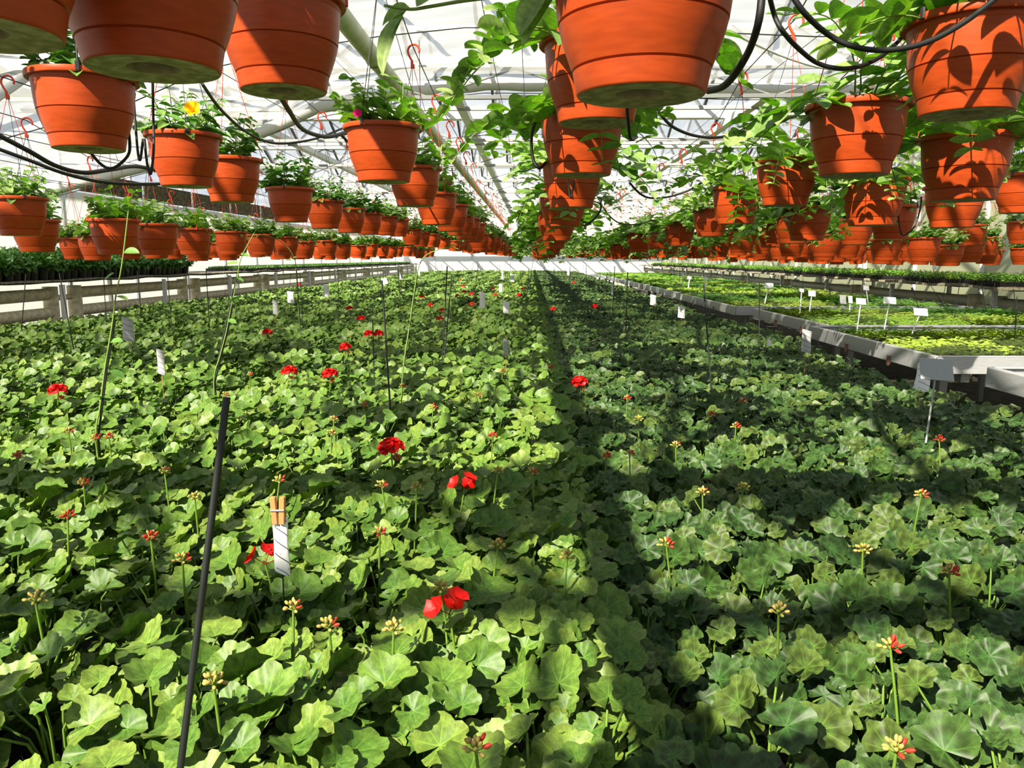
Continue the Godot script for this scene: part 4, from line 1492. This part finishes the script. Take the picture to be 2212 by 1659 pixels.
# each flowerless plant is named from the nearest thing one can find in the bed
func name_bare(bare: Array) -> void:
	var marks := [[on(607, 1255, 0.92), "the pegged striped tag"], [on(395, 1630, 0.9), "the foot of the nearest black stake"], [on(845, 975, 0.92), "the red flower in mid bed"], [on(2003, 920, 0.92), "the big grey sign"], [on(125, 850, 0.92), "the red flower at far left"], [on(970, 1315, 0.92), "the half hidden red flower"], [on(710, 1340, 0.92), "the red tipped buds near the stake"], [on(393, 1200, 0.92), "the pink buds behind the stake"], [on(1925, 1385, 0.92), "the drooping red buds at right"], [on(1938, 1605, 0.92), "the yellow buds in the right corner"], [on(1420, 1600, 0.92), "the near end of the dividing gap"], [on(1310, 1220, 0.92), "the middle of the dividing gap"], [on(1440, 1165, 0.92), "the orange buds beside the gap"], [on(1865, 1178, 0.92), "the yellow buds in mid right bed"], [on(1590, 915, 0.92), "the orange buds far in the right bed"], [on(75, 1285, 0.92), "the yellow buds at the left edge"], [on(1028, 1600, 0.92), "the buds at the bottom middle"]]
	var groups := {}
	for b in bare:
		var best := 0
		for k in marks.size():
			if marks[k][0].distance_to(b[1]) < marks[best][0].distance_to(b[1]): best = k
		var d: Vector3 = b[1] - marks[best][0]
		var way := ("to the left of" if d.x < 0 else "to the right of") if absf(d.x) > absf(d.z) else ("behind" if d.z < 0 else "in front of")
		var key := "%s %s" % [way, marks[best][1]]
		if not groups.has(key): groups[key] = []
		groups[key].append([Vector2(d.x, d.z).length(), b])
	for key in groups:
		var g: Array = groups[key]
		g.sort_custom(func(a, b): return a[0] < b[0])
		for k in g.size():
			var b: Array = g[k][1]
			tag(b[0], "%s geranium, %s %s" % ["pale green" if b[2] == "pale" else "dark ruffled", nth(k), key], "geranium", "flowerless geraniums in the %s bed" % ("left" if b[2] == "pale" else "right"))


func place_plant(o: Node3D, s: Vector3, r: RandomNumberGenerator) -> void:
	o.name = numbered("geranium")
	o.position = s
	o.rotation.y = r.randf_range(-0.9, 0.9)
	o.scale = Vector3.ONE * r.randf_range(0.9, 1.08)
	add_child(o)


func small_things() -> void:
	var r := RandomNumberGenerator.new()
	r.seed = 40
	# thin black stakes in the bed: top pixel, foot pixel, radius
	var stakes := [[490, 858, 392, 1640, 0.0047], [825, 606, 843, 880, 0.004], [902, 588, 866, 828, 0.004], [512, 596, 461, 824, 0.004], [966, 575, 956, 770, 0.004], [976, 592, 961, 760, 0.004], [1520, 615, 1535, 822, 0.004], [1356, 588, 1352, 712, 0.005], [1328, 575, 1322, 690, 0.004], [1312, 590, 1293, 690, 0.004], [1640, 612, 1640, 745, 0.004], [1033, 572, 1023, 660, 0.004], [1152, 560, 1143, 625, 0.004], [56, 592, 46, 720, 0.004], [128, 590, 158, 748, 0.004], [224, 600, 230, 700, 0.004], [297, 585, 305, 690, 0.004], [362, 596, 371, 708, 0.004], [445, 580, 452, 700, 0.004], [484, 575, 487, 640, 0.003], [560, 570, 563, 620, 0.003], [628, 590, 622, 665, 0.003], [648, 590, 654, 700, 0.003], [730, 575, 732, 690, 0.003], [860, 580, 867, 690, 0.003], [1469, 575, 1467, 660, 0.003], [1232, 565, 1230, 620, 0.003], [2197, 640, 2190, 760, 0.003], [1723, 690, 1760, 700, 0.003], [805, 690, 808, 800, 0.003]]
	var foot := []
	for s in stakes:
		foot.append([on(s[2], s[3], CANOPY - 0.03).z, s])
	foot.sort_custom(func(a, b): return a[0] > b[0])
	for k in foot.size():
		var s: Array = foot[k][1]
		var b := on(s[2], s[3], CANOPY - 0.03)
		var q := seen(b)
		var t := at(s[0], s[1], q.z)
		if t.y < b.y + 0.05: continue
		var root := b + (b - t).normalized() * 0.18
		var g := Geo.new()
		g.tube(line(t - root, Vector3.ZERO), s[4], s[4], 8, Color.WHITE, true)
		var o := thing("plant_stake", "thin black plant stake in the geranium bed, %s nearest to the camera" % nth(k), "stake", root)
		part("rod", g.mesh(), mt.stake, o)
	# the many thin sticks far down the bed
	var far_sticks := []
	for k in 30:
		far_sticks.append(Vector3(-4.6 + 6.5 * k / 29.0 + r.randf_range(-0.1, 0.1), TABLE - 0.03, -r.randf_range(13.0, 30.0)))
	for k in far_sticks.size():
		var g := Geo.new()
		g.tube(line(Vector3.ZERO, Vector3(r.randf_range(-0.06, 0.06), r.randf_range(0.5, 0.72), r.randf_range(-0.05, 0.05))), 0.005, 0.005, 5, Color.WHITE, true)
		var o := thing("plant_stake", "thin dark stake far down the geranium bed, %s from the left" % nth(k), "stake", far_sticks[k], 0.0, "stakes far down the bed")
		part("rod", g.mesh(), mt.stake, o)
	# thin dark stakes among the seedlings on the silver benches
	var canes := [[1700, 590, 1706, 640], [1735, 600, 1730, 640], [1790, 585, 1795, 640], [1845, 600, 1838, 645], [1935, 595, 1928, 655], [1962, 590, 1950, 660], [2000, 600, 2008, 660], [2045, 605, 2030, 668], [2075, 600, 2060, 690], [2120, 612, 2135, 680], [2150, 610, 2140, 672], [2190, 625, 2200, 700]]
	for k in canes.size():
		var s: Array = canes[k]
		var b := on(s[2], s[3], 0.98)
		if b.z < -8.45 and b.z > -9.0: b.z = -8.4
		if b.z < -12.45 and b.z > -12.8: b.z = -12.4
		if b.x > 4.85: b = Vector3(4.8, b.y, b.z)
		var g := Geo.new()
		g.tube(line(Vector3.ZERO, at(s[0], s[1], seen(b).z) - b + Vector3(0, 0.07, 0)), 0.003, 0.003, 6, Color.WHITE, true)
		var o := thing("plant_stake", "thin dark stake among seedlings on the silver benches, %s from the left" % ORD[k], "stake", b - Vector3(0, 0.07, 0))
		part("rod", g.mesh(), mt.stake, o)
	# striped and plain tags wrapped round sticks: centre, width, height, style
	var tags := [
		[607, 1172, 33, 152, "striped_wrap", "white striped tag held by a wooden clothes peg, nearest the camera"],
		[277, 712, 26, 54, "grey_wrap", "wide grey striped tag at the left among pale geraniums"],
		[348, 782, 17, 58, "grey_wrap", "narrow grey striped tag left of the red flowers"],
		[1742, 737, 20, 54, "grey_wrap", "grey striped tag hanging by the silver bench corner"],
		[1991, 815, 34, 62, "striped_wrap", "tilted white striped tag beside the grey sign plate"],
		[1472, 674, 15, 28, "striped_wrap", "short white striped tag on the right of the dark bed"],
		[628, 642, 15, 27, "white_card", "white tag left of centre near the left pipes"],
		[705, 628, 12, 28, "white_card", "bright white tag with red flower behind it"],
		[595, 664, 11, 34, "grey_wrap", "narrow grey tag beside the white tag at left"],
		[1042, 648, 13, 38, "white_card", "tall white crumpled tag near the coral flowers"],
		[1094, 664, 14, 28, "white_card", "square white tag in the middle of the bed"],
		[1411, 648, 13, 25, "white_card", "torn white tag among the dark geraniums"],
		[833, 607, 13, 15, "white_card", "tilted white tag on the tall stake"],
		[1093, 750, 11, 38, "grey_wrap", "thin grey tag in the middle of the pale bed"],
		[867, 598, 7, 13, "white_card", "tiny white tag beside the left pipes"],
		[905, 590, 6, 10, "white_card", "tiny white tag at the far left of the bed"],
		[1107, 600, 9, 18, "white_card", "small white tag far down the bed"],
		[1086, 595, 6, 20, "grey_wrap", "small grey tag far down the bed"],
		[1082, 622, 8, 20, "grey_wrap", "grey tag beside the far coral flowers"],
		[1662, 740, 9, 14, "white_card", "small white tag near the silver bench on the dark bed"],
		[1228, 590, 6, 10, "white_card", "tiny white tag at the far end near the bench corner"],
		[1323, 625, 5, 24, "white_card", "slim white tag leaning near the far benches"]]
	for m in tags:
		var cx: float = m[0]
		var cy: float = m[1]
		var foot_p := on(cx, cy + m[3] * 0.5 + 6, CANOPY + 0.01)
		var d := seen(foot_p).z
		if m[4] == "grey_wrap" and cx == 1742: d -= 0.1
		var w: float = m[2] * d / FPX
		var h: float = m[3] * d / FPX
		var c := at(cx, cy, d)
		var o := thing("plant_tag", m[5], "plant tag", Vector3(c.x, TABLE - 0.03, c.z), r.randf_range(-0.3, 0.3))
		var y0 := c.y - h / 2 - o.position.y
		var g := Geo.new()
		var pts := PackedVector3Array()
		var uvs := PackedVector2Array()
		for i in 9:
			var f := i / 8.0
			for k in 17:
				var a := TAU * k / 16
				var wx := cos(a) * w * 0.5 * (1.0 + 0.05 * sin(f * 9.0))
				var wz := sin(a) * w * 0.2
				var y := f * h
				if i == 8: y -= h * 0.12 * (0.5 + 0.5 * cos(a))
				if i == 0: y += h * 0.09 * (0.5 - 0.5 * cos(a * 1.0))
				pts.append(Vector3(wx, y, wz))
				uvs.append(Vector2(k / 16.0 * 2.0, 1.0 - f))
		g.sheet(9, 17, pts, uvs, Color.WHITE, true)
		part("wrap", g.mesh(), mt[m[4]], o, Transform3D(Basis(Vector3.BACK, -0.12 if cx == 1991 else (0.3 if cx == 833 else 0.0)), Vector3(0, y0, 0)))
		g = Geo.new()
		g.tube(line(Vector3(0, 0.02, 0), Vector3(0, y0 + h * 0.95, 0)), 0.0014, 0.0014, 5)
		part("stick", g.mesh(), mt.stake if cx == 607 else mt.wood, o)
		if cx == 607:
			for s in [-1.0, 1.0]:
				g = Geo.new()
				g.box(Vector3(0.010, 0.05, 0.010), Vector3(s * 0.0072, y0 + h * 0.99, 0.006), Basis(Vector3.BACK, -0.05 * s), 0.001)
				part("peg_half", g.mesh(), mt.wood, o)
			g = Geo.new()
			g.tube(line(Vector3(-0.012, y0 + h * 1.0, 0.011), Vector3(0.012, y0 + h * 1.0, 0.011)), 0.0022, 0.0022, 6)
			part("spring", g.mesh(), mt.steel, o)
	# T shaped signs: plate centre, foot, plate width and height in pixels, foot height, material
	var signs := [
		[2023, 798, 2003, 920, 64, 40, 0.93, "grey_card", "big grey T shaped sign standing in the dark geraniums at the right"],
		[1989, 674, 1968, 712, 27, 14, 1.0, "white_card", "white tilted T sign on the second silver bench, rightmost of the bench"],
		[1922, 649, 1911, 697, 24, 13, 1.0, "white_card", "white T sign with paper flag on the second silver bench"],
		[1860, 651, 1851, 706, 19, 12, 1.0, "white_card", "white T sign at the corner tray of the second silver bench"],
		[1754, 634, 1748, 670, 14, 11, 1.0, "white_card", "white T sign with tall stem behind the bench corner"],
		[1661, 617, 1651, 650, 17, 10, 1.0, "white_card", "white T sign on the third silver bench near its left edge"],
		[1732, 627, 1728, 668, 8, 6, 1.0, "white_card", "white curved stem label beside the tall stem sign"],
		[1871, 622, 1877, 652, 11, 9, 1.0, "grey_card", "pale grey T sign further back on the third silver bench"],
		[1821, 647, 1821, 668, 12, 17, 1.0, "grey_card", "small pale grey upright label on the third silver bench"],
		[1837, 647, 1835, 668, 8, 14, 1.0, "white_card", "small white upright label on the third silver bench"],
		[1490, 600, 1486, 622, 9, 5, 1.0, "white_card", "small white T sign far back on the right benches"],
		[1524, 602, 1522, 625, 10, 5, 1.0, "white_card", "small white T sign next to the far right benches"],
		[1475, 596, 1474, 615, 4, 8, 1.0, "white_card", "slim white label standing on the far right bench"],
		[1904, 562, 1903, 590, 8, 20, 1.24, "white_card", "white label standing on the bench by the right wall"],
		[2018, 570, 2016, 598, 8, 22, 1.24, "white_card", "white upright label at the right end of the wall bench"],
		[1858, 568, 1857, 588, 7, 18, 1.24, "white_card", "small white label in the wall bench trays"]]
	for m in signs:
		var foot_p := on(m[2], m[3], m[6])
		var d := seen(foot_p).z
		var c := at(m[0], m[1], d)
		var k: float = d / FPX
		var o := thing("plant_sign", m[8], "plant sign", foot_p - Vector3(0, 0.06, 0))
		var g := Geo.new()
		var top: Vector3 = c - o.position
		g.tube(PackedVector3Array([Vector3.ZERO, top * 0.6, top]), 0.0035 * maxf(1.0, d / 4.0), 0.003 * maxf(1.0, d / 4.0), 6)
		part("stem", g.mesh(), mt.white_card if m[7] == "white_card" else mt.grey_card, o)
		g = Geo.new()
		g.box(Vector3(m[4] * k * 1.1, m[5] * k * 1.25, 0.003), Vector3.ZERO, Basis(Vector3.RIGHT, -0.5) * Basis(Vector3.BACK, -0.08), 0.001)
		part("plate", g.mesh(), mt[m[7]], o, Transform3D(Basis(), top))
	# climbing shoots on stakes at the left
	vine("leafy climbing shoot winding up a stake at the left of the bed", [[208, 945], [216, 880], [226, 800], [236, 740], [244, 690], [250, 640], [262, 580], [270, 520], [278, 450]], 208, 945, [[236, 742, 0.05], [250, 640, 0.06], [246, 590, -0.05], [268, 545, 0.05], [238, 800, 0.06], [228, 860, -0.05]], r)
	vine("leafy climbing shoot on a stake below the small orange pots", [[462, 825], [475, 770], [488, 720], [500, 660], [512, 605], [520, 560], [540, 520], [558, 488]], 462, 825, [[505, 600, 0.05], [515, 568, -0.06], [500, 650, 0.06], [492, 690, 0.05], [520, 548, 0.05]], r)
	vine("long bare shoot arching over in front of the orange pots", [[640, 590], [636, 560], [622, 535], [600, 518], [570, 508], [545, 512], [510, 535], [485, 542]], 648, 700, [[632, 558, 0.06], [630, 562, -0.06]], r)
	vine("thin shoot arching to the right from a stake in the middle left", [[868, 828], [885, 700], [898, 610], [906, 572], [920, 552], [945, 540], [972, 534], [990, 538]], 868, 828, [[970, 534, 0.04]], r)
	vine("yellow plant cane leaning on the far silver bench", [[1385, 622], [1395, 570]], 1385, 625, [], r)


func vine(label: String, pts: Array, fx: float, fy: float, leaves: Array, r: RandomNumberGenerator) -> void:
	var b := on(fx, fy, CANOPY)
	var d := seen(b).z
	var o := thing("climbing_shoot", label, "climbing plant", Vector3(b.x, TABLE - 0.03, b.z))
	var path := PackedVector3Array([Vector3.ZERO])
	for p in pts:
		path.append(at(p[0], p[1], d - 0.02) - o.position)
	var g := Geo.new()
	g.tube(smooth(path, 5), 0.0032, 0.002, 6)
	part("shoot", g.mesh(), mt.shoot, o)
	if leaves.size() > 1:
		g = Geo.new()
		var cane := path.slice(0, maxi(2, int(path.size() * 0.62)))
		for k in cane.size(): cane[k] += Vector3(0.004, 0, -0.005)
		g.tube(cane, 0.0036, 0.0036, 6, Color.WHITE, true)
		part("stake", g.mesh(), mt.stake, o)
	for l in leaves:
		var q := at(l[0], l[1], d - 0.02) - o.position
		var fw := Vector3(signf(l[2]), 0.1, 0.3)
		var s := absf(l[2]) * r.randf_range(0.75, 1.2) / 0.06
		var t := Transform3D(facing(Vector3(r.randf_range(-0.5, 0.5), 0.8, r.randf_range(-0.3, 0.7)), fw + Vector3(0, r.randf_range(-0.5, 0.4), 0)), q)
		t.basis = t.basis.scaled_local(Vector3.ONE * s)
		part("leaf", leaf_mesh.petunia[r.randi() % 5], mt.bushy_tones[r.randi() % 3], o, t)
